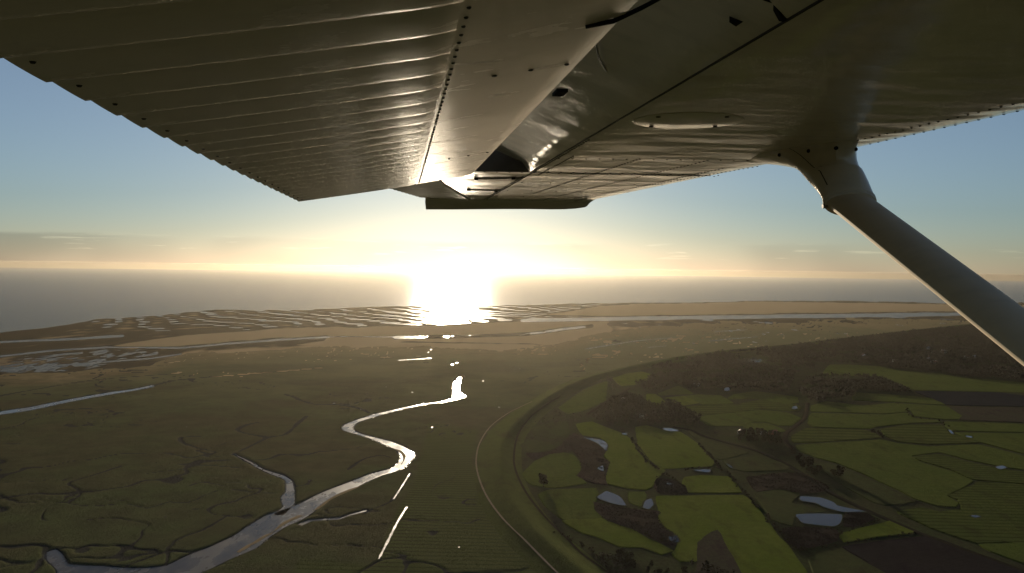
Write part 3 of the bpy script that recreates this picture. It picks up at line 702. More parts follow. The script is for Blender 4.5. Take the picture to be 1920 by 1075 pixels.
PONDS = [('long ragged upper pond of the twin ponds', [(1501, 931), (1539, 933), (1563, 942), (1569, 948), (1593, 953), (1622, 959), (1581, 960), (1563, 956), (1542, 950), (1530, 943), (1503, 939)]),
         ('broad lower pond of the twin ponds', [(1492, 965), (1530, 963), (1578, 965), (1576, 980), (1563, 987), (1506, 981), (1497, 972)]),
         ('long pale pond above the reed bed', [(1119, 933), (1130, 925), (1138, 921), (1162, 931), (1174, 948), (1150, 945)]),
         ('small oval pond next to the reed bed', [(1206, 952), (1211, 938), (1221, 935), (1226, 946), (1217, 955)]),
         ('crooked bright pond in the upper reed bed', [(1094, 820), (1114, 823), (1130, 826), (1139, 834), (1136, 845), (1122, 832)]),
         ('tiny pond in the upper reed bed', [(1119, 878), (1130, 873), (1131, 884)]),
         ('little pond at the tail of the reed bed', [(1253, 1007), (1268, 1005), (1272, 1016), (1259, 1017)]),
         ('sliver of water in the looped ditch', [(1233, 902), (1250, 904), (1270, 911), (1243, 909)]),
         ('sliver of water below the square field hedge', [(1300, 882), (1320, 880), (1333, 881), (1328, 886)]),
         ('short gleam of ditch water at the junction', [(1778, 806), (1783, 807), (1789, 814), (1784, 813)]),
         ('flat gleam of ditch water past the junction', [(1810, 817), (1821, 818), (1823, 821), (1814, 820)]),
         ('three-cornered pool at the ditch crossing', [(1866, 876), (1880, 873), (1888, 877), (1876, 880)]),
         ('shallow flood in the striped field', [(1819, 967), (1830, 966), (1840, 969), (1828, 971)]),
         ('star-shaped pool below the copse', [(1167, 812), (1172, 813), (1177, 811), (1174, 814), (1176, 816), (1171, 815), (1168, 815)]),
         ('muddy pool at the end of the hedge', [(1243, 803), (1258, 803), (1273, 808), (1262, 809), (1247, 807)]),
         ('small gleam beside the road ditch', [(1361, 868), (1367, 872), (1375, 877), (1369, 876)])]
for i, (lb, px) in enumerate(PONDS):
    q = smooth_ring(gpts(px, 0.5), 6.0, 1.0, 400 + i)
    po = setp(obj('pond', sheet_mesh('pond', q, 0.56), M['pond']), lb, kind='structure')
    q2 = q + ring_normals(q) * (1.6 + 2.6 * fbm(q[:, 0] / 9, q[:, 1] / 9, 450 + i))[:, None]
    obj('bank', slab_mesh('bank', q2, 0.53, -0.75, 0.8), M['polder'], po)

def lane(name, px, width, mat, lb, z=0.5):
    L = smooth_line(gpts(px, z), 8.0); n = len(L)
    d = np.gradient(L, axis=0); d /= np.linalg.norm(d, axis=1, keepdims=True); nr_ = np.stack([-d[:, 1], d[:, 0]], -1)
    v = np.concatenate([np.column_stack([L + nr_ * o, np.full(n, zz)]) for o, zz in ((width * 0.5 + 2.5, -0.75), (width * 0.5, z), (-width * 0.5, z), (-width * 0.5 - 2.5, -0.75))])
    f = [(j * n + i + 1, j * n + i, (j + 1) * n + i, (j + 1) * n + i + 1) for j in range(3) for i in range(n - 1)]
    setp(obj(name, mesh(name, v, f), mat), lb, kind='structure')
lane('road', [(1262, 800), (1295, 806), (1320, 817), (1370, 831), (1420, 845), (1475, 870), (1520, 899), (1560, 924), (1610, 949), (1660, 971), (1720, 997), (1790, 1024), (1870, 1052), (1960, 1087), (2050, 1125)], 6.0, M['road'], 'straight grey road running through the polder')
lane('road', [(1514, 755), (1512, 770), (1507, 785), (1491, 799), (1475, 811), (1473, 826), (1486, 840)], 5.0, M['track'], 'curving farm lane between green fields')
lane('road', [(1100, 777), (1128, 759), (1156, 742), (1180, 728)], 4.0, M['track'], 'dirt lane climbing to the oval meadow')
# ------------------------------------------------------------------ trees, bushes, woods
def crown_mesh(name, h, r, n, seed, base=0.25, leaf=0.9):
    g = np.random.default_rng(seed)
    lobes = np.column_stack([g.normal(0, 0.38 * r, 7), g.normal(0, 0.38 * r, 7), h * (base + 0.12 + (0.82 - base) * g.random(7))])
    lr = r * (0.40 + 0.3 * g.random(7))
    k = g.integers(0, 7, n); d = g.normal(size=(n, 3)); d /= np.linalg.norm(d, axis=1, keepdims=True)
    c = lobes[k] + d * (lr[k] * (0.55 + 0.5 * g.random(n)))[:, None] * np.array([1, 1, 0.9])
    c[:, 2] = np.clip(c[:, 2], 0.15 * h * base * 4, h)
    a = g.normal(size=(n, 3)); a /= np.linalg.norm(a, axis=1, keepdims=True); b = np.cross(a, g.normal(size=(n, 3))); b /= np.linalg.norm(b, axis=1, keepdims=True)
    s = leaf * (0.5 + 0.8 * g.random(n))[:, None]
    v = np.concatenate([c + a * s, c + b * s * 0.7, c - a * s * 0.9, c - b * s * 0.7])
    i = np.arange(n)
    return mesh_np(name, v, np.stack([i, i + n, i + 2 * n, i + 3 * n], -1), False)

def trunk_mesh(name, h, r, seed):
    g = random.Random(seed); bm = bmesh.new()
    def limb(p0, p1, r0, r1, n=6):
        d = (p1 - p0); q = d.to_track_quat('Z', 'Y'); rings = []
        for p, rr in ((p0, r0), ((p0 + p1) / 2 + Vector((g.uniform(-.1, .1) * r0 * 3, g.uniform(-.1, .1) * r0 * 3, 0)), (r0 + r1) / 2), (p1, r1)):
            rings.append([bm.verts.new(p + q @ Vector((rr * math.cos(6.283 * k / n), rr * math.sin(6.283 * k / n), 0))) for k in range(n)])
        for a, b in zip(rings, rings[1:]):
            for k in range(n): bm.faces.new((a[k], a[(k + 1) % n], b[(k + 1) % n], b[k]))
        bm.faces.new(rings[-1])
    limb(Vector((0, 0, -0.8)), Vector((g.uniform(-.3, .3), g.uniform(-.3, .3), h * 0.6)), 0.30, 0.16)
    for k in range(5):
        a = k * 1.26 + g.random(); z0 = h * (0.25 + 0.08 * k)
        limb(Vector((0, 0, z0)), Vector((math.cos(a) * r * 0.6, math.sin(a) * r * 0.6, z0 + h * 0.25)), 0.13, 0.04, 5)
    me = bpy.data.meshes.new(name); bm.to_mesh(me); bm.free(); return me

TREE_KINDS = []
for k in range(6):
    h = 10.5 + 0.7 * k; r = 3.6 + 0.35 * ((k * 3) % 5)
    TREE_KINDS.append((crown_mesh('crown', h, r, 620, 40 + k, 0.2, 1.0), trunk_mesh('trunk', h, r, k)))
BUSH_KINDS = [(crown_mesh('foliage', 3.6 + 0.3 * k, 2.3 + 0.2 * k, 110, 70 + k, 0.08, 0.7), trunk_mesh('stem', 3.2, 1.6, 20 + k)) for k in range(4)]
for a, b in TREE_KINDS + BUSH_KINDS:
    a.materials.append(M['leaf']); b.materials.append(M['bark'])

def plant(name, kind, xy, z, sc, label, cat, group, parts):
    e = empty(name, (xy[0], xy[1], z)); e.rotation_euler.z = random.uniform(0, 6.28)
    e.scale = (sc * random.uniform(.9, 1.15), sc * random.uniform(.9, 1.15), sc)
    obj(parts[0], kind[1], None, e); obj(parts[1], kind[0], None, e)
    setp(e, label, cat, group)
def tree(px, py, sc, label, group=None):
    plant('tree', random.choice(TREE_KINDS), ground(px, py)[:2], -0.3, sc, label, 'tree', group, ('trunk', 'crown'))
def scatter_trees(poly, n, s0, s1, label, group):
    lo, hi = np.min(poly, 0), np.max(poly, 0); k = 0
    while k < n:
        p = lo + (hi - lo) * RNG.random(2)
        if inside(poly, *map(np.array, p)): tree(p[0], p[1], random.uniform(s0, s1), label, group); k += 1
def hedge(px, step, s0, s1, label, group, wob=2.5, ptree=0.0):
    L = smooth_line(gpts(px), step)
    for p in L:
        if random.random() < 0.14: continue
        q = p + RNG.normal(0, wob, 2); s = random.uniform(s0, s1)
        if random.random() < ptree: plant('tree', random.choice(TREE_KINDS), q, -0.3, s * 0.75, label.replace('bush', 'tree'), 'tree', group.replace('bushes', 'trees'), ('trunk', 'crown'))
        else: plant('bush', random.choice(BUSH_KINDS), q, -0.3, s, label, 'bush', group, ('stem', 'foliage'))

tree(1019, 913, 1.55, 'lone round tree standing beside the dike lane')
tree(1573, 897, 1.35, 'lone dark tree on the pasture strip beside the road')
tree(1563, 893, 0.9, 'smaller tree just beside the lone roadside tree')
scatter_trees([(1372, 822), (1400, 812), (1440, 812), (1474, 822), (1466, 834), (1420, 833), (1380, 830)], 26, 0.8, 1.25, 'bare brown tree in the farm copse beside the road', 'trees of the farm copse')
scatter_trees([(1476, 850), (1500, 852), (1525, 872), (1545, 892), (1530, 894), (1500, 876)], 18, 0.7, 1.1, 'bare tree in the roadside belt below the farm', 'trees of the roadside belt')
scatter_trees([(1120, 1046), (1180, 1036), (1250, 1046), (1300, 1062), (1400, 1085), (1400, 1110), (1160, 1110)], 22, 0.55, 0.9, 'dark thicket tree beside the dike lane', 'trees of the dark thicket')
hedge([(1186, 822), (1198, 846), (1215, 868), (1240, 882)], 9, 0.8, 1.3, 'dark bush lining the ditch between two green fields', 'bushes of the field ditch', 1.5)
hedge([(1310, 833), (1335, 862), (1350, 876), (1372, 896), (1400, 928), (1440, 975), (1473, 1016), (1496, 1031)], 8, 0.7, 1.15, 'low bush in the long straight ditch hedge', 'bushes of the long ditch hedge', 1.5)
hedge([(1498, 1032), (1540, 1026), (1600, 1017), (1657, 1009), (1715, 1000)], 8, 0.5, 0.8, 'low bush on the reed bank above the ploughed field', 'bushes of the reed bank', 1.2)
hedge([(1572, 1004), (1610, 992), (1650, 976)], 8, 0.45, 0.75, 'low bush on the curved bank above the triangular field', 'bushes of the curved bank', 1.2)
hedge([(1280, 884), (1300, 880), (1335, 878), (1350, 876)], 7, 0.6, 1.0, 'bush on the short hedge below the copse field', 'bushes of the short hedge', 1.2)
hedge([(1633, 808), (1645, 813), (1660, 821)], 7, 1.0, 1.6, 'bush in the clump between two striped fields', 'bushes between the striped fields', 4)
hedge([(1210, 1000), (1235, 1012), (1252, 1020)], 6, 0.9, 1.4, 'dark bush beside the little pond', 'bushes by the little pond', 3)
hedge([(1045, 1000), (1085, 1020), (1118, 1042)], 9, 0.6, 1.0, 'scrubby bush beside the dike lane ditch', 'bushes by the dike lane', 2)
hedge([(1230, 896), (1245, 890), (1262, 898), (1282, 914)], 7, 0.6, 1.0, 'bush around the looped ditch', 'bushes by the looped ditch', 2)
hedge([(1700, 768), (1712, 782), (1760, 790), (1775, 800)], 16, 0.6, 1.0, 'small bush along the ditch by the kite-shaped field', 'bushes by the kite-shaped field', 2)

def wood(label, polys, spacing, h0, h1, seed, zones=None):
    g = np.random.default_rng(seed); pts = []
    for poly in polys:
        q = gpts(poly); lo, hi = q.min(0), q.max(0)
        n = int((hi - lo).prod() / spacing ** 2); p = lo + (hi - lo) * g.random((n, 2))
        ppx, ppy = to_pix(np.column_stack([p, np.zeros(n)]))
        dens = fbm(p[:, 0] / 90, p[:, 1] / 90, seed, 3)
        p = p[inside(poly, ppx, ppy) & (dens > 0.36)]
        pts.append(p)
    p = np.concatenate(pts); n = len(p); h = h0 + (h1 - h0) * g.random(n) ** 1.3 * (0.5 + fbm(p[:, 0] / 120, p[:, 1] / 120, 5)); r = h * (0.26 + 0.12 * g.random(n))
    K = 12; cen = np.repeat(np.column_stack([p, np.zeros(n)]), K, 0); H = np.repeat(h, K); R = np.repeat(r, K); m = n * K
    d = g.normal(size=(m, 3)); d /= np.linalg.norm(d, axis=1, keepdims=True)
    c = cen + d * np.column_stack([R, R, H * 0.34]) * (0.6 + 0.45 * g.random(m))[:, None]; c[:, 2] += H * 0.60
    a = g.normal(size=(m, 3)); a /= np.linalg.norm(a, axis=1, keepdims=True); b = np.cross(a, g.normal(size=(m, 3))); b /= np.linalg.norm(b, axis=1, keepdims=True)
    s = (R * (0.35 + 0.3 * g.random(m)))[:, None]
    v = np.concatenate([c + a * s, c + b * s * .8, c - a * s, c - b * s * .8]); i = np.arange(m)
    me = mesh_np('wood', v, np.stack([i, i + m, i + 2 * m, i + 3 * m], -1), False)
    o = obj('wood', me, M['wood']); setp(o, label, kind='stuff')
    # trunks, three-sided, one mesh
    vt = np.concatenate([np.column_stack([p[:, 0] + 0.3 * math.cos(k * 2.1), p[:, 1] + 0.3 * math.sin(k * 2.1), np.full(n, -0.7)]) for k in range(3)] + [np.column_stack([p, h * 0.7])])
    j = np.arange(n)
    tr = obj('trunks', mesh_np('trunks', vt, np.concatenate([np.stack([j + a_ * n, j + b_ * n, j + 3 * n], -1) for a_, b_ in ((0, 1), (1, 2), (2, 0))]), False), M['bark'], o)
    tr['kind'] = 'stuff'
    return n
GREAT = [(1225, 690), (1260, 679), (1350, 663), (1480, 650), (1600, 635), (1760, 617), (1900, 606), (2100, 595), (2200, 740), (2050, 728), (1861, 710), (1806, 707), (1759, 698), (1690, 692), (1640, 685), (1560, 682),
         (1520, 690), (1490, 702), (1478, 737), (1449, 735), (1416, 731), (1377, 738), (1351, 740), (1300, 737), (1286, 727), (1262, 722), (1240, 734), (1212, 735), (1200, 724), (1190, 722), (1212, 714), (1222, 703)]
COPSE = [(1108, 786), (1125, 768), (1150, 748), (1175, 740), (1200, 745), (1212, 758), (1240, 762), (1256, 748), (1276, 760), (1290, 774), (1312, 782), (1312, 796), (1270, 797), (1240, 797), (1190, 796), (1150, 796)]
SMALLW = [(1498, 738), (1510, 716), (1527, 706), (1592, 706), (1643, 708), (1666, 717), (1712, 737), (1690, 738), (1610, 731), (1600, 745), (1560, 749), (1527, 756)]
wood('great dark leafless wood behind the dike', [GREAT], 10.0, 8, 15, 201)
wood('dark copse behind the green fields', [COPSE], 6.5, 7, 13, 202)
wood('small brown wood beside the farm lane', [SMALLW], 8.0, 8, 14, 203)
wood('dense dark thicket beside the dike lane', [[(1112, 1044), (1150, 1030), (1190, 1030), (1240, 1042), (1300, 1058), (1400, 1080), (1420, 1120), (1180, 1120)]], 3.6, 3, 6.5, 205)
wood('scattered scrub between the dike lane and the reeds', [[(1000, 795), (1045, 772), (1075, 778), (1105, 772), (1090, 790), (1060, 788), (1010, 800)], [(1095, 728), (1150, 705), (1165, 726), (1130, 756), (1138, 715)]], 16.0, 3, 7, 204)

# houses
def house(px, py, w, d, h, rz, wall, roof, label, group=None):
    c = ground(px, py); e = empty('house', (c[0], c[1], -0.6)); e.rotation_euler.z = rz
    rh = d * 0.42
    v = [(-w/2, -d/2, 0), (w/2, -d/2, 0), (w/2, d/2, 0), (-w/2, d/2, 0), (-w/2, -d/2, h), (w/2, -d/2, h), (w/2, d/2, h), (-w/2, d/2, h), (-w/2, 0, h + rh), (w/2, 0, h + rh)]
    obj('wall', mesh('wall', v, [(0, 1, 5, 4), (1, 2, 6, 9, 5), (2, 3, 7, 6), (3, 0, 4, 8, 7)]), wall, e)
    o = 0.5; t = 0.25; k = rh / (d / 2)
    rv = []
    for zt in (0.06, 0.06 + t):
        rv += [(-w/2-o, -d/2-o, h - o*k + zt), (w/2+o, -d/2-o, h - o*k + zt), (w/2+o, 0, h + rh + zt), (-w/2-o, 0, h + rh + zt), (w/2+o, d/2+o, h - o*k + zt), (-w/2-o, d/2+o, h - o*k + zt)]
    ro = obj('roof', mesh('roof', rv, [(3, 2, 1, 0), (5, 4, 2, 3), (6, 7, 8, 9), (9, 8, 10, 11), (0, 1, 7, 6), (4, 5, 11, 10), (1, 2, 8, 7), (2, 4, 10, 8), (5, 3, 9, 11), (3, 0, 6, 9)]), roof, e)
    def box(cx, cy, cz, sx, sy, sz):
        vs = [(cx + i * sx / 2, cy + j * sy / 2, cz + l * sz / 2) for l in (-1, 1) for j in (-1, 1) for i in (-1, 1)]
        return vs, [(0, 2, 3, 1), (4, 5, 7, 6), (0, 1, 5, 4), (1, 3, 7, 5), (3, 2, 6, 7), (2, 0, 4, 6)]
    obj('chimney', mesh('chimney', *box(w * 0.25, 0, h + rh + 0.5, 0.8, 0.8, 1.8)), M['brick_wall'], ro)
    for sx in (-0.3, 0.0, 0.3):
        obj('door' if sx == 0 else 'window', mesh('opening', *box(sx * w, -d/2 - 0.02, 1.1 if sx == 0 else 1.6, 1.2, 0.12, 2.2 if sx == 0 else 1.3)), M['glass'], e)
    setp(e, label, 'house', group)
house(1306, 724, 14, 9, 4.5, 0.5, M['white_wall'], M['roof_pale'], 'white house standing alone in the wood edge')
house(1205, 782, 12, 8, 4, 0.2, M['white_wall'], M['roof_pale'], 'white cottage at the foot of the dark copse')
house(1211, 784, 9, 7, 3.2, 0.9, M['white_wall'], M['roof'], 'red-roofed shed beside the copse cottage')
house(1169, 751, 11, 8, 4, 0.1, M['white_wall'], M['roof_pale'], 'pale house beside the dirt lane')
house(1388, 813, 13, 9, 4, 1.2, M['white_wall'], M['roof'], 'red-roofed farmhouse inside the farm copse')
house(1430, 815, 10, 8, 4, 0.3, M['white_wall'], M['roof_pale'], 'pale-roofed farmhouse inside the farm copse')
house(1450, 814, 16, 9, 4, 0.4, M['brick_wall'], M['roof'], 'brick barn inside the farm copse')
house(1490, 767, 9, 7, 3.5, 0.6, M['white_wall'], M['roof_pale'], 'lone white hut in a field beside the lane')
house(1363, 732, 11, 8, 4, 0.7, M['white_wall'], M['roof_pale'], 'pale house at the wood edge above the far fields')
for i, (px, py) in enumerate([(1738, 651), (1742, 655), (1750, 663), (1766, 660), (1768, 662), (1772, 661), (1755, 682), (1750, 681), (1814, 671), (1826, 671), (1740, 672), (1675, 678), (1619, 668)]):
    house(px, py, 14 + 2 * (i % 3), 10, 5, 0.4 * i, M['white_wall'], M['roof_pale'] if i % 2 else M['roof'], 'small pale village house among the trees of the great wood', 'village houses in the great wood')
# flooded clearing in the great wood
for k in range(46):
    px = 1345 + 80 * RNG.random(); py = 680 + 10 * (RNG.random() - .5) - 0.02 * (px - 1345)
    c = ground(px, py)[:2]; a = np.linspace(0, 6.283, 8)[:-1]; rr = (3 + 5 * RNG.random()) * (0.6 + 0.8 * RNG.random(7))
    setp(obj('pool', sheet_mesh('pool', np.column_stack([c[0] + rr * np.cos(a), c[1] + 3.5 * rr * np.sin(a)]), 0.4), M['pond']), 'small pool in the flooded clearing of the great wood', group='pools in the flooded clearing', kind='structure')

# ------------------------------------------------------------------ haze: one closed box of even, pale air
HAZE = 4.0e-6
hx, z0, z1 = 43000.0, -4.0, ALT + 3.0
bmh = bmesh.new(); bmesh.ops.create_cube(bmh, size=1.0)
for v in bmh.verts: v.co = (v.co.x * 2 * hx, v.co.y * 2 * hx, z0 + (v.co.z + 0.5) * (z1 - z0))
me = bpy.data.meshes.new('haze'); bmh.to_mesh(me); bmh.free()
hm = bpy.data.materials.new('haze'); hm.use_nodes = True; hm.node_tree.nodes.clear()
pv = N(hm.node_tree, 'ShaderNodeVolumePrincipled', i_Density=HAZE, i_Anisotropy=0.72); pv.inputs['Color'].default_value = (0.98, 0.87, 0.68, 1)
ho = N(hm.node_tree, 'ShaderNodeOutputMaterial'); hm.node_tree.links.new(pv.outputs[0], ho.inputs['Volume'])
setp(obj('haze', me, hm), 'pale haze in the air over sea and land', kind='stuff')
# ------------------------------------------------------------------ the aircraft (frame: x forward along the chord, y out along the span, z up)
def rvec(px, py): return Vector(rays(float(px), float(py)))
SPAN = rvec(750, 468).normalized()
UPV = Vector(CR.col[1]); UPV = (UPV - UPV.dot(SPAN) * SPAN).normalized()
FWD = SPAN.cross(UPV)
AIR = Matrix((FWD, SPAN, UPV)).transposed().to_4x4(); AIR.translation = Vector((0, 0, ALT))
ROOT = Vector((0.5, -0.45, 0.28))                       # wing root, in the aircraft frame measured from the eye
plane = empty('airplane'); plane.matrix_world = AIR @ Matrix.Translation(ROOT)
setp(plane, 'white high-wing light aircraft seen from its cabin: wing underside, lowered flap, strut', 'airplane')
HW = 0.28                                               # height of the wing's lower skin above the eye

def paint(name, col=(0.86, 0.76, 0.60), rough=0.13, wob=0.0012, grime=0.35):
    m, t, b = new_mat(name)
    n1 = map_range(t, pos_noise(t, 3.0, 6, 0.6, (1.0, 0.5, 1.0), 'Object'), 0.40, 0.75)
    n2 = map_range(t, pos_noise(t, 22.0, 4, 0.6, (0.35, 1.0, 1.0), 'Object'), 0.45, 0.8)
    c = mix_col(t, math_node(t, 'MULTIPLY', n1, grime), col, tuple(0.55 * x for x in col))
    c = mix_col(t, math_node(t, 'MULTIPLY', n2, grime * 0.6), c, (0.22, 0.18, 0.13))
    t.links.new(c, b.inputs['Base Color'])
    t.links.new(map_range(t, n2, 0, 1, rough, rough + 0.10), b.inputs['Roughness'])
    b.inputs['Specular IOR Level'].default_value = 0.5
    h = math_node(t, 'ADD', pos_noise(t, 5.0, 2, 0.5, (0.45, 1.0, 1.0), 'Object'), math_node(t, 'MULTIPLY', pos_noise(t, 14.0, 2, 0.5, (0.5, 1, 1), 'Object'), 0.12))
    bump(t, b, h, wob)
    return m
M['paint'] = paint('aircraft_paint', wob=0.0085)
M['paint_flap'] = paint('flap_paint', rough=0.22, wob=0.0010)
M['strut'] = paint('strut_paint', (0.78, 0.64, 0.44), 0.6, 0.0004, 0.3)
M['primer'] = plain('stained_primer', (0.20, 0.15, 0.10), 0.7, 9, 0.6, 0.15, coord='Object')
M['dark'] = plain('dark_metal', (0.024, 0.021, 0.017), 0.9, 20, spec=0.05, coord='Object')
M['seam'] = plain('panel_gap', (0.060, 0.050, 0.040), 0.7, 20, coord='Object')
M['rivet'] = plain('rivet_metal', (0.040, 0.032, 0.024), 0.7, 20, coord='Object')
M['steel'] = plain('steel', (0.30, 0.27, 0.23), 0.35, 20, coord='Object')

def loc(v): return [tuple(Vector(p) - ROOT) for p in v]
def part(name, v, f, mat, parent=None, smooth=False):
    return obj(name, mesh(name, loc(v), f, smooth), mat, parent or plane)
def loft(name, sections, mat, parent=None, smooth=True, caps=True, closed=True):
    n = len(sections[0]); v = [p for s in sections for p in s]; f = []
    for j in range(len(sections) - 1):
        for i in range(n if closed else n - 1):
            f.append((j * n + i, j * n + (i + 1) % n, (j + 1) * n + (i + 1) % n, (j + 1) * n + i))
    if caps: f += [tuple(reversed(range(n))), tuple((len(sections) - 1) * n + i for i in range(n))]
    o = part(name, v, f, mat, parent)
    me = o.data
    bm = bmesh.new(); bm.from_mesh(me); bmesh.ops.recalc_face_normals(bm, faces=bm.faces); bm.to_mesh(me); bm.free()
    if smooth:
        me.polygons.foreach_set('use_smooth', [True] * len(me.polygons)); me.set_sharp_from_angle(angle=math.radians(30))
    return o
def tube(name, pts, r, mat, parent=None, n=8):
    secs = []
    for i, p in enumerate(pts):
        p = Vector(p); d = (Vector(pts[min(i + 1, len(pts) - 1)]) - Vector(pts[max(i - 1, 0)])).normalized(); q = d.to_track_quat('Z', 'Y')
        secs.append([p + q @ Vector((r * math.cos(6.283 * k / n), r * math.sin(6.283 * k / n), 0)) for k in range(n)])
    return loft(name, secs, mat, parent)
def on_wing(px, py, h=HW):                              # photo pixel -> point on the lower skin
    r = rvec(px, py); c = Vector((r.dot(FWD), r.dot(SPAN), r.dot(UPV))); return c * (h / c.z)

D_RIB, D_TIP, D_IN = 2.86, 4.52, -0.75                  # flap end rib, wing tip, root
def x_le(d): return float(np.interp(d, [-1, 2.16, 2.62, 4.6], [1.350, 1.335, 1.285, 1.170]))
def x_te(d): return -0.312 if d < 2.75 else float(np.interp(d, [2.75, 3.97, 4.65], [-0.30, -0.035, 0.14]))
def x_hinge(d): return float(np.interp(d, [2.75, 3.4, 4.46], [0.10, 0.184, 0.386]))
LIP = 0.459
def wing_section(d, aft, zaft):
    le = x_le(d); s = 1.0 if d < 2.6 else float(np.interp(d, [2.6, 4.6], [1, 0.8]))
    low = [(aft, HW)] + [(aft + (le - 0.27 - aft) * t, HW) for t in (0.2, 0.4, 0.6, 0.8, 1.0)]
    nose = [(le - 0.19, HW + 0.0016), (le - 0.12, HW + 0.0065), (le - 0.065, HW + 0.0150), (le - 0.022, HW + 0.0300), (le + 0.003, HW + 0.056 * s), (le - 0.012, HW + 0.085 * s), (le - 0.05, HW + 0.115 * s), (le - 0.13, HW + 0.150 * s)]
    top = [(le - 0.35, HW + 0.190 * s), (le - 0.6, HW + 0.196 * s), (aft + 0.12 if aft > 0.3 else aft + 0.3, HW + 0.15 * s)]
    rear = [(aft - 0.20 if aft > 0.3 and d < D_RIB else aft, HW + zaft + 0.03), (aft - 0.20 if aft > 0.3 and d < D_RIB else aft, HW + zaft)]
    cove = [(aft - 0.13, HW + zaft * 0.72), (aft - 0.05, HW + zaft * 0.30)] if d < D_RIB else [(aft, HW + zaft * 0.6), (aft, HW + zaft * 0.3)]
    return [Vector((x, d, z)) for x, z in low + nose + top + rear + cove]
wing = loft('wing', [wing_section(d, LIP, 0.075) for d in np.linspace(D_IN, D_RIB, 26)], M['paint'])
panel = loft('outer_wing_panel', [wing_section(d, x_hinge(d), 0.05) for d in np.linspace(D_RIB + 0.003, D_TIP, 16)], M['paint'])
part('cove_rib', [(LIP - 0.005, D_RIB - 0.012, HW - 0.001), (0.20, D_RIB - 0.012, HW - 0.001), (0.20, D_RIB - 0.012, HW + 0.12), (LIP - 0.005, D_RIB - 0.012, HW + 0.06),
     (LIP - 0.005, D_RIB - 0.003, HW - 0.001), (0.20, D_RIB - 0.003, HW - 0.001), (0.20, D_RIB - 0.003, HW + 0.12), (LIP - 0.005, D_RIB - 0.003, HW + 0.06)],
     [(0, 1, 2, 3), (7, 6, 5, 4), (0, 4, 5, 1), (1, 5, 6, 2), (2, 6, 7, 3), (3, 7, 4, 0)], M['primer'], wing)
# wing tip: a drooped fairing that curls below the skin
secs = []
for k, (dd, dz, sh) in enumerate([(0.003, 0.0, 0), (0.05, -0.004, 0.0), (0.09, -0.016, 0.01), (0.12, -0.034, 0.02), (0.135, -0.040, 0.03), (0.16, -0.036, 0.04), (0.20, 0.0, 0.06), (0.215, 0.05, 0.10)]):
    s = wing_section(D_TIP, 0.14 if k > 0 else 0.14, 0.05); cz = HW + 0.075
    out = []
    for p in s:
        low = p.z < HW + 0.02
        z = p.z + (dz if low else -max(0, (p.z - cz)) * min(1, dd / 0.215) ** 2 * 0.85)
        x = p.x - sh * (1 if p.x > 0.9 else (-0.3 if p.x < 0.3 else 0))
        if low and k: z -= 0.010 * min(1, max(0, (0.7 - p.x) / 0.5))
        out.append(Vector((x, D_TIP + dd, z)))
    secs.append(out)
tip = loft('wing_tip', secs, M['paint'])
# aileron with its own pressed corrugations
def saw(u, a):                                          # u in 0..1 along the span inside one bay
    return -a * u / 0.84 if u < 0.84 else -a + a * 1.25 * (u - 0.84) / 0.06 if u < 0.90 else a * 0.25 * (1 - (u - 0.90) / 0.10)
v = []; f = []; ds = []
d = D_RIB + 0.02
while d < D_TIP - 0.01:
    for u in (0, 0.84, 0.90, 0.999): ds.append((d + 0.075 * u, saw(u, 0.006)))
    d += 0.075
for dd, s in ds:
    xt, xh = x_te(dd), x_hinge(dd) - 0.012
    v += [(xt, dd, HW + 0.016 + s), (xt + 0.6 * (xh - xt), dd, HW + 0.006 + s), (xh, dd, HW + 0.001 + s), (xh, dd, HW + 0.05), (xt, dd, HW + 0.024 + s)]
for i in range(len(ds) - 1):
    for j in range(5): f.append((i * 5 + j, i * 5 + (j + 1) % 5, i * 5 + 5 + (j + 1) % 5, i * 5 + 5 + j))
aileron = part('aileron', v, f, M['paint_flap'])
setp(aileron, 'corrugated aileron outboard of the flap')

# flap: smooth nose, then a skin of pressed corrugations, one strip each
D_FL0, D_FL1, PITCH_C = -0.62, 2.64, 0.0906
def flap_z(x): return 0.247 + (0.2375 - x) * (0.152 - 0.247) / (0.2375 + 0.3135) - 0.0035 * math.sin(math.pi * min(1, max(0, (x + 0.3135) / 0.551)))
prof = [(0.050, flap_z(0.050)), (0.09, flap_z(0.09)), (0.13, flap_z(0.13)), (0.17, flap_z(0.17)), (0.205, flap_z(0.205)), (0.225, flap_z(0.225) + 0.001), (0.2365, flap_z(0.2375) + 0.004), (0.2400, flap_z(0.2375) + 0.012), (0.237, 0.267), (0.225, 0.283), (0.20, 0.297), (0.14, 0.303), (0.05, 0.292), (-0.10, 0.250), (-0.3125, flap_z(-0.3125) + 0.009), (-0.3125, flap_z(-0.3125) + 0.006), (-0.10, flap_z(-0.10) + 0.012), (0.047, flap_z(0.047) + 0.012)]
flap = loft('flap', [[Vector((x, d, z)) for x, z in prof] for d in np.linspace(D_FL0, D_FL1, 30)], M['paint_flap'])
xs = [-0.3135, -0.29, -0.22, -0.14, -0.06, 0.0, 0.022, 0.036, 0.046, 0.053]; us = [0, 0.15, 0.3, 0.45, 0.6, 0.72, 0.82, 0.90, 0.925, 0.95, 0.975, 1.0]
def saw_s(u, a):                                        # a shallow scoop that deepens outboard, then a quick step back
    if u < 0.90: return -a * (0.35 * u / 0.90 + 0.65 * (1 - (1 - u / 0.90) ** 2))
    return -a * (0.5 + 0.5 * math.cos(math.pi * (u - 0.90) / 0.10))
v = []; f = []
for x in xs:
    amp = 0.0036 * min(1.0, max(0.0, (0.052 - x) / 0.018)) ** 0.8
    for u in us: v.append((x, u * PITCH_C, flap_z(x) - 0.0012 + saw_s(u, amp) + 0.0 * u))
nu = len(us)
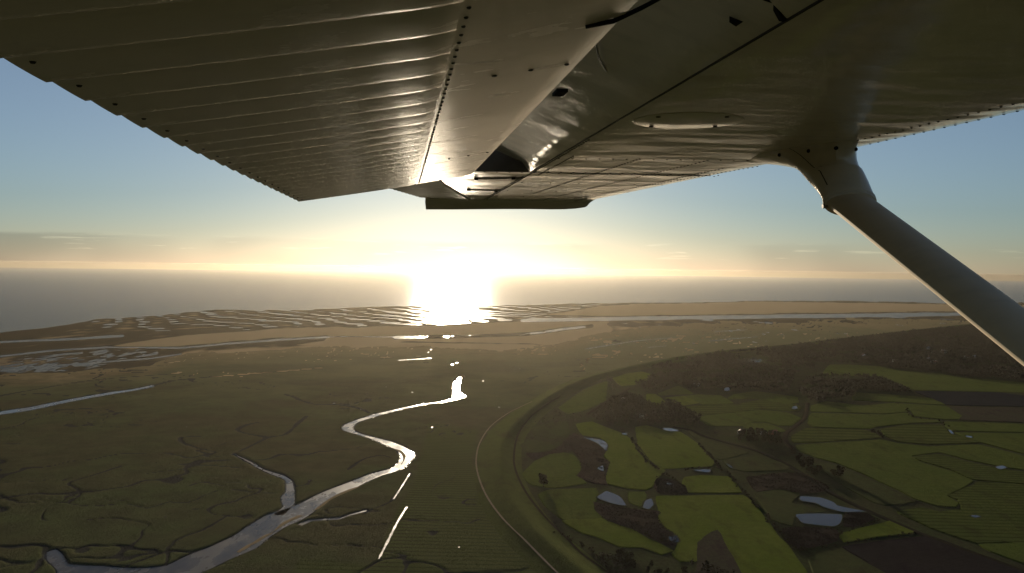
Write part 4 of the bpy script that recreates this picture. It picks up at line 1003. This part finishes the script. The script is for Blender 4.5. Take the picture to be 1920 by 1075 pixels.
for i in range(len(xs) - 1):
    for j in range(nu - 1): f.append((i * nu + j, i * nu + j + 1, (i + 1) * nu + j + 1, (i + 1) * nu + j))
n0 = len(v)                                             # folded trailing edge of the strip
for u in us: v.append((-0.3145, u * PITCH_C, flap_z(-0.3125) + 0.0065 + saw_s(u, 0.0036) * 0.9))
for j in range(nu - 1): f.append((n0 + j, n0 + j + 1, j + 1, j))
strip_me = mesh('corrugation', v, f, True); strip_me.materials.append(M['paint_flap']); strip_me.set_sharp_from_angle(angle=math.radians(40))
d = 0.636 * 1.103 - PITCH_C * 14 - 0.006
while d < D_FL1 - PITCH_C * 0.9:
    if d > D_FL0:
        o = bpy.data.objects.new('corrugation', strip_me); COL.objects.link(o); o.parent = flap; o.location = Vector((0, d, 0)) - ROOT
    d += PITCH_C

# rivets, seams, covers
rv, rf = [], []
def rivet(p, r=0.0042, h=0.0016):
    n0 = len(rv); 
    for k in range(6): rv.append((p[0] + r * math.cos(k * 1.047), p[1] + r * math.sin(k * 1.047), p[2] + 0.0002))
    for k in range(6): rv.append((p[0] + 0.6 * r * math.cos(k * 1.047), p[1] + 0.6 * r * math.sin(k * 1.047), p[2] - h))
    for k in range(6): rf.append((n0 + k, n0 + 6 + k, n0 + 6 + (k + 1) % 6, n0 + (k + 1) % 6))
    rf.append(tuple(n0 + 6 + k for k in reversed(range(6))))
def rivet_row(a, b, step, **k):
    a, b = Vector(a), Vector(b); n = max(2, int((b - a).length / step))
    for i in range(n + 1): rivet(a + (b - a) * (i / n), **k)
def W(px, py): return on_wing(px, py)
def line_x(x0, d0, x1, d1): return ((x0, d0, HW), (x1, d1, HW))
rivet_row(*line_x(0.30, D_RIB + 0.02, 1.16, D_RIB + 0.02), 0.045)
rivet_row(*line_x(0.48, D_RIB - 0.02, 1.16, D_RIB - 0.02), 0.045)
rivet_row(*line_x(0.48, 2.42, 1.10, 2.36), 0.04)
rivet_row(*line_x(0.50, 3.30, 1.10, 3.30), 0.11); rivet_row(*line_x(0.50, 3.75, 1.08, 3.75), 0.11); rivet_row(*line_x(0.50, 4.15, 1.05, 4.15), 0.11); rivet_row(*line_x(0.42, 4.47, 1.05, 4.47), 0.06)
rivet_row(W(1200, 298), W(1000, 363), 0.028); rivet_row(W(1327, 301), W(1022, 374), 0.028); rivet_row(W(1420, 312), W(1078, 372), 0.028); rivet_row((1.085, 2.62, HW + 0.0016), (0.98, 4.48, HW + 0.0016), 0.028)
rivet_row((LIP + 0.014, 2.0, HW), (LIP + 0.014, 4.42, HW), 0.028); rivet_row((LIP + 0.05, 2.35, HW), (LIP + 0.05, 2.95, HW), 0.028)
rivet_row((1.160, -0.3, HW + 0.0016), (1.140, 2.2, HW + 0.0016), 0.030, r=0.0032); rivet_row((1.252, -0.3, HW + 0.0085), (1.238, 2.0, HW + 0.0085), 0.036, r=0.0036)
for y in (0.62, 1.10): rivet_row((0.12, y * 2 - 0.2, flap_z(0.12) + 0.0), (0.215, y * 2 - 0.2, flap_z(0.215)), 0.05)
rivet_row((0.060, 0.2, flap_z(0.060)), (0.060, 2.6, flap_z(0.060)), PITCH_C / 3, r=0.0026)
rivet_row((-0.294, 0.70 - 0.004 - PITCH_C * 2, flap_z(-0.294) - 0.0052), (-0.294, 0.70 - 0.004 + PITCH_C * 20, flap_z(-0.294) - 0.0052), PITCH_C, r=0.003)
riv = part('rivets', rv, rf, M['rivet'], wing); riv['kind'] = 'stuff'
def strip_on(name, a, b, w, mat, parent, lift=0.0012):
    a, b = Vector(a), Vector(b); d = (b - a).normalized(); n = Vector((-d.y, d.x, 0)) * w / 2; dn = Vector((0, 0, -lift))
    v = [a + n, a - n, b - n, b + n]; v = [p + Vector((0, 0, 0.001)) for p in v] + [p + dn for p in v]
    return part(name, v, [(0, 1, 2, 3), (7, 6, 5, 4), (0, 4, 5, 1), (1, 5, 6, 2), (2, 6, 7, 3), (3, 7, 4, 0)], mat, parent)
strip_on('seam', (LIP + 0.002, 3.0, HW), (LIP + 0.002, 4.45, HW), 0.004, M['seam'], panel)
strip_on('lip_edge', (LIP + 0.004, D_IN + 0.02, HW), (LIP + 0.004, D_RIB - 0.01, HW), 0.005, M['seam'], wing)
strip_on('seam', (0.235, D_RIB + 0.005, HW), (1.14, D_RIB + 0.005, HW), 0.004, M['seam'], panel)
strip_on('hinge_rod', W(893, 334.5), W(982, 333.5), 0.010, M['steel'], panel, 0.004)
strip_on('hinge_rod', W(880, 356), W(940, 357), 0.010, M['steel'], panel, 0.004)
for px, py in ((893, 334), (963, 333), (879, 355), (930, 357)):
    p = W(px, py); tube('bolt', [p, p + Vector((0, 0, -0.008))], 0.008, M['dark'], panel)
# round inspection cover with four screws
cc = Vector((0.612, 1.672, HW)); ring = []
for rr, zz in ((0.118, 0.0005), (0.117, -0.0010), (0.111, -0.0018), (0.0, -0.0022)):
    ring.append([cc + Vector((rr * math.cos(6.283 * k / 40), rr * 0.92 * math.sin(6.283 * k / 40), zz)) for k in range(40)])
cover = loft('inspection_cover', ring, M['paint'], wing, caps=False)
for k in range(4):
    a = 0.6 + k * 1.571; p = cc + Vector((0.100 * math.cos(a), 0.092 * math.sin(a), -0.0018))
    tube('screw', [p, p + Vector((0, 0, -0.002))], 0.005, M['dark'], cover)
# second round cover beside the flap cove, and things in the cove
cz = HW + 0.045
c2 = Vector((0.375, 1.30, cz)); 
tube('cable', [(0.335, 0.98, cz + 0.012), (0.39, 1.10, cz - 0.006), (0.415, 1.25, cz - 0.010), (0.42, 1.38, cz + 0.004)], 0.0022, M['dark'], wing)
tube('cable', [(0.285, 1.20, cz + 0.02), (0.33, 1.33, cz - 0.002), (0.375, 1.44, cz - 0.004), (0.41, 1.52, cz + 0.004)], 0.0020, M['steel'], wing)
def box_part(name, c, s, mat, parent):
    v = [(c[0] + i * s[0] / 2, c[1] + j * s[1] / 2, c[2] + l * s[2] / 2) for l in (-1, 1) for j in (-1, 1) for i in (-1, 1)]
    return part(name, v, [(0, 2, 3, 1), (4, 5, 7, 6), (0, 1, 5, 4), (1, 3, 7, 5), (3, 2, 6, 7), (2, 0, 4, 6)], mat, parent)
p = on_wing(1050, 174, HW + 0.03); box_part('flap_bracket', p, (0.022, 0.05, 0.006), M['dark'], wing)
p = on_wing(1438, 40, HW + 0.012)
part('flap_track', [(p.x - 0.045, p.y + 0.012, p.z), (p.x + 0.035, p.y - 0.012, p.z), (p.x - 0.005, p.y + 0.055, p.z), (p.x - 0.045, p.y + 0.012, p.z + 0.04), (p.x + 0.035, p.y - 0.012, p.z + 0.04), (p.x - 0.005, p.y + 0.055, p.z + 0.04)],
     [(0, 2, 1), (3, 4, 5), (0, 1, 4, 3), (1, 2, 5, 4), (2, 0, 3, 5)], M['dark'], wing)
a = on_wing(1452, -6, HW + 0.02); b = on_wing(1472, 30, HW + 0.005); tube('flap_arm', [a + Vector((-0.09, -0.03, 0.02)), a, b], 0.009, M['dark'], wing)
tube('flap_rod', [on_wing(1098, 50, 0.238), on_wing(1150, 40, 0.242), on_wing(1205, 14, 0.262), on_wing(1250, -10, 0.30)], 0.0026, M['dark'], flap)

# strut with its faired cuff
def ell(cx, cy, cz, hx_, hy, n=28, tilt=(0, 0)):
    out = []
    for k in range(n):
        a = 2 * math.pi * k / n; x = math.cos(a); y = math.sin(a)
        out.append(Vector((cx + hx_ * x, cy + hy * y * (1.0 if x > -0.2 else 1.0 - 0.5 * (-x - 0.2)), cz + tilt[0] * hx_ * x + tilt[1] * hy * y)))
    return out
SLOPE = 0.302 / 0.64
def strut_at(d): return (1.128, d, 0.152 + (d - 1.96) * SLOPE)
secs = []
for d in np.linspace(-0.1, 1.925, 12):
    x, y, z = strut_at(d); secs.append(ell(x, y, z, 0.0640, 0.0115, tilt=(0, -2.1)))
strut = loft('strut', secs, M['strut'])
cuff = []
for t in np.linspace(0, 1, 15) ** 0.8:
    e = t ** 2.0
    x, y, z = strut_at(1.90 + 0.18 * t)
    cuff.append(ell(x - 0.004 * e, y + 0.16 * e, z + (HW + 0.010 - z) * t, 0.070 + 0.040 * e, 0.015 + 0.32 * e, tilt=(0, -1.9 * max(0.0, 1 - 2.2 * t))))
cuff_o = loft('strut_fairing', cuff, M['paint'], strut)
rim = []                                                # rolled rim where the cuff ends on the strut, seam and screws
for k, (g_, up_) in enumerate(((0.0690, -0.002), (0.0715, 0.0), (0.0715, 0.005), (0.0690, 0.007))):
    x, y, z = strut_at(1.905); rim.append(ell(x, y + 0.5 * up_, z + up_, g_ + 0.001, 0.015 + (g_ - 0.0690), tilt=(0, -1.9)))
loft('cuff_rim', rim, M['paint'], strut, caps=False)
nc_ = 28
seam_v = []
for s_ in cuff[1:14:2]:
    p = s_[int(nc_ * 0.62)]; q = s_[int(nc_ * 0.62) + 1]; cxy = Vector((sum(v_.x for v_ in s_) / nc_, sum(v_.y for v_ in s_) / nc_, p.z)); o_ = (p - cxy).normalized() * 0.0012
    e_ = (q - p).normalized() * 0.0012; seam_v += [p - e_ + o_, p + e_ + o_]
part('cuff_seam', seam_v, [(2 * i_, 2 * i_ + 1, 2 * i_ + 3, 2 * i_ + 2) for i_ in range(6)], M['seam'], cuff_o)
for idx in (15, 18, 20, 23, 26):
    p = cuff[10][idx]; c_ = Vector((sum(v_.x for v_ in cuff[10]) / nc_, sum(v_.y for v_ in cuff[10]) / nc_, p.z)); o_ = (p - c_).normalized()
    tube('screw', [p - o_ * 0.002, p + o_ * 0.003], 0.005, M['dark'], cuff_o)
tube('drain', [strut_at(1.90), Vector(strut_at(1.90)) + Vector((-0.072, 0.008, -0.008))], 0.006, M['steel'], cuff_o)
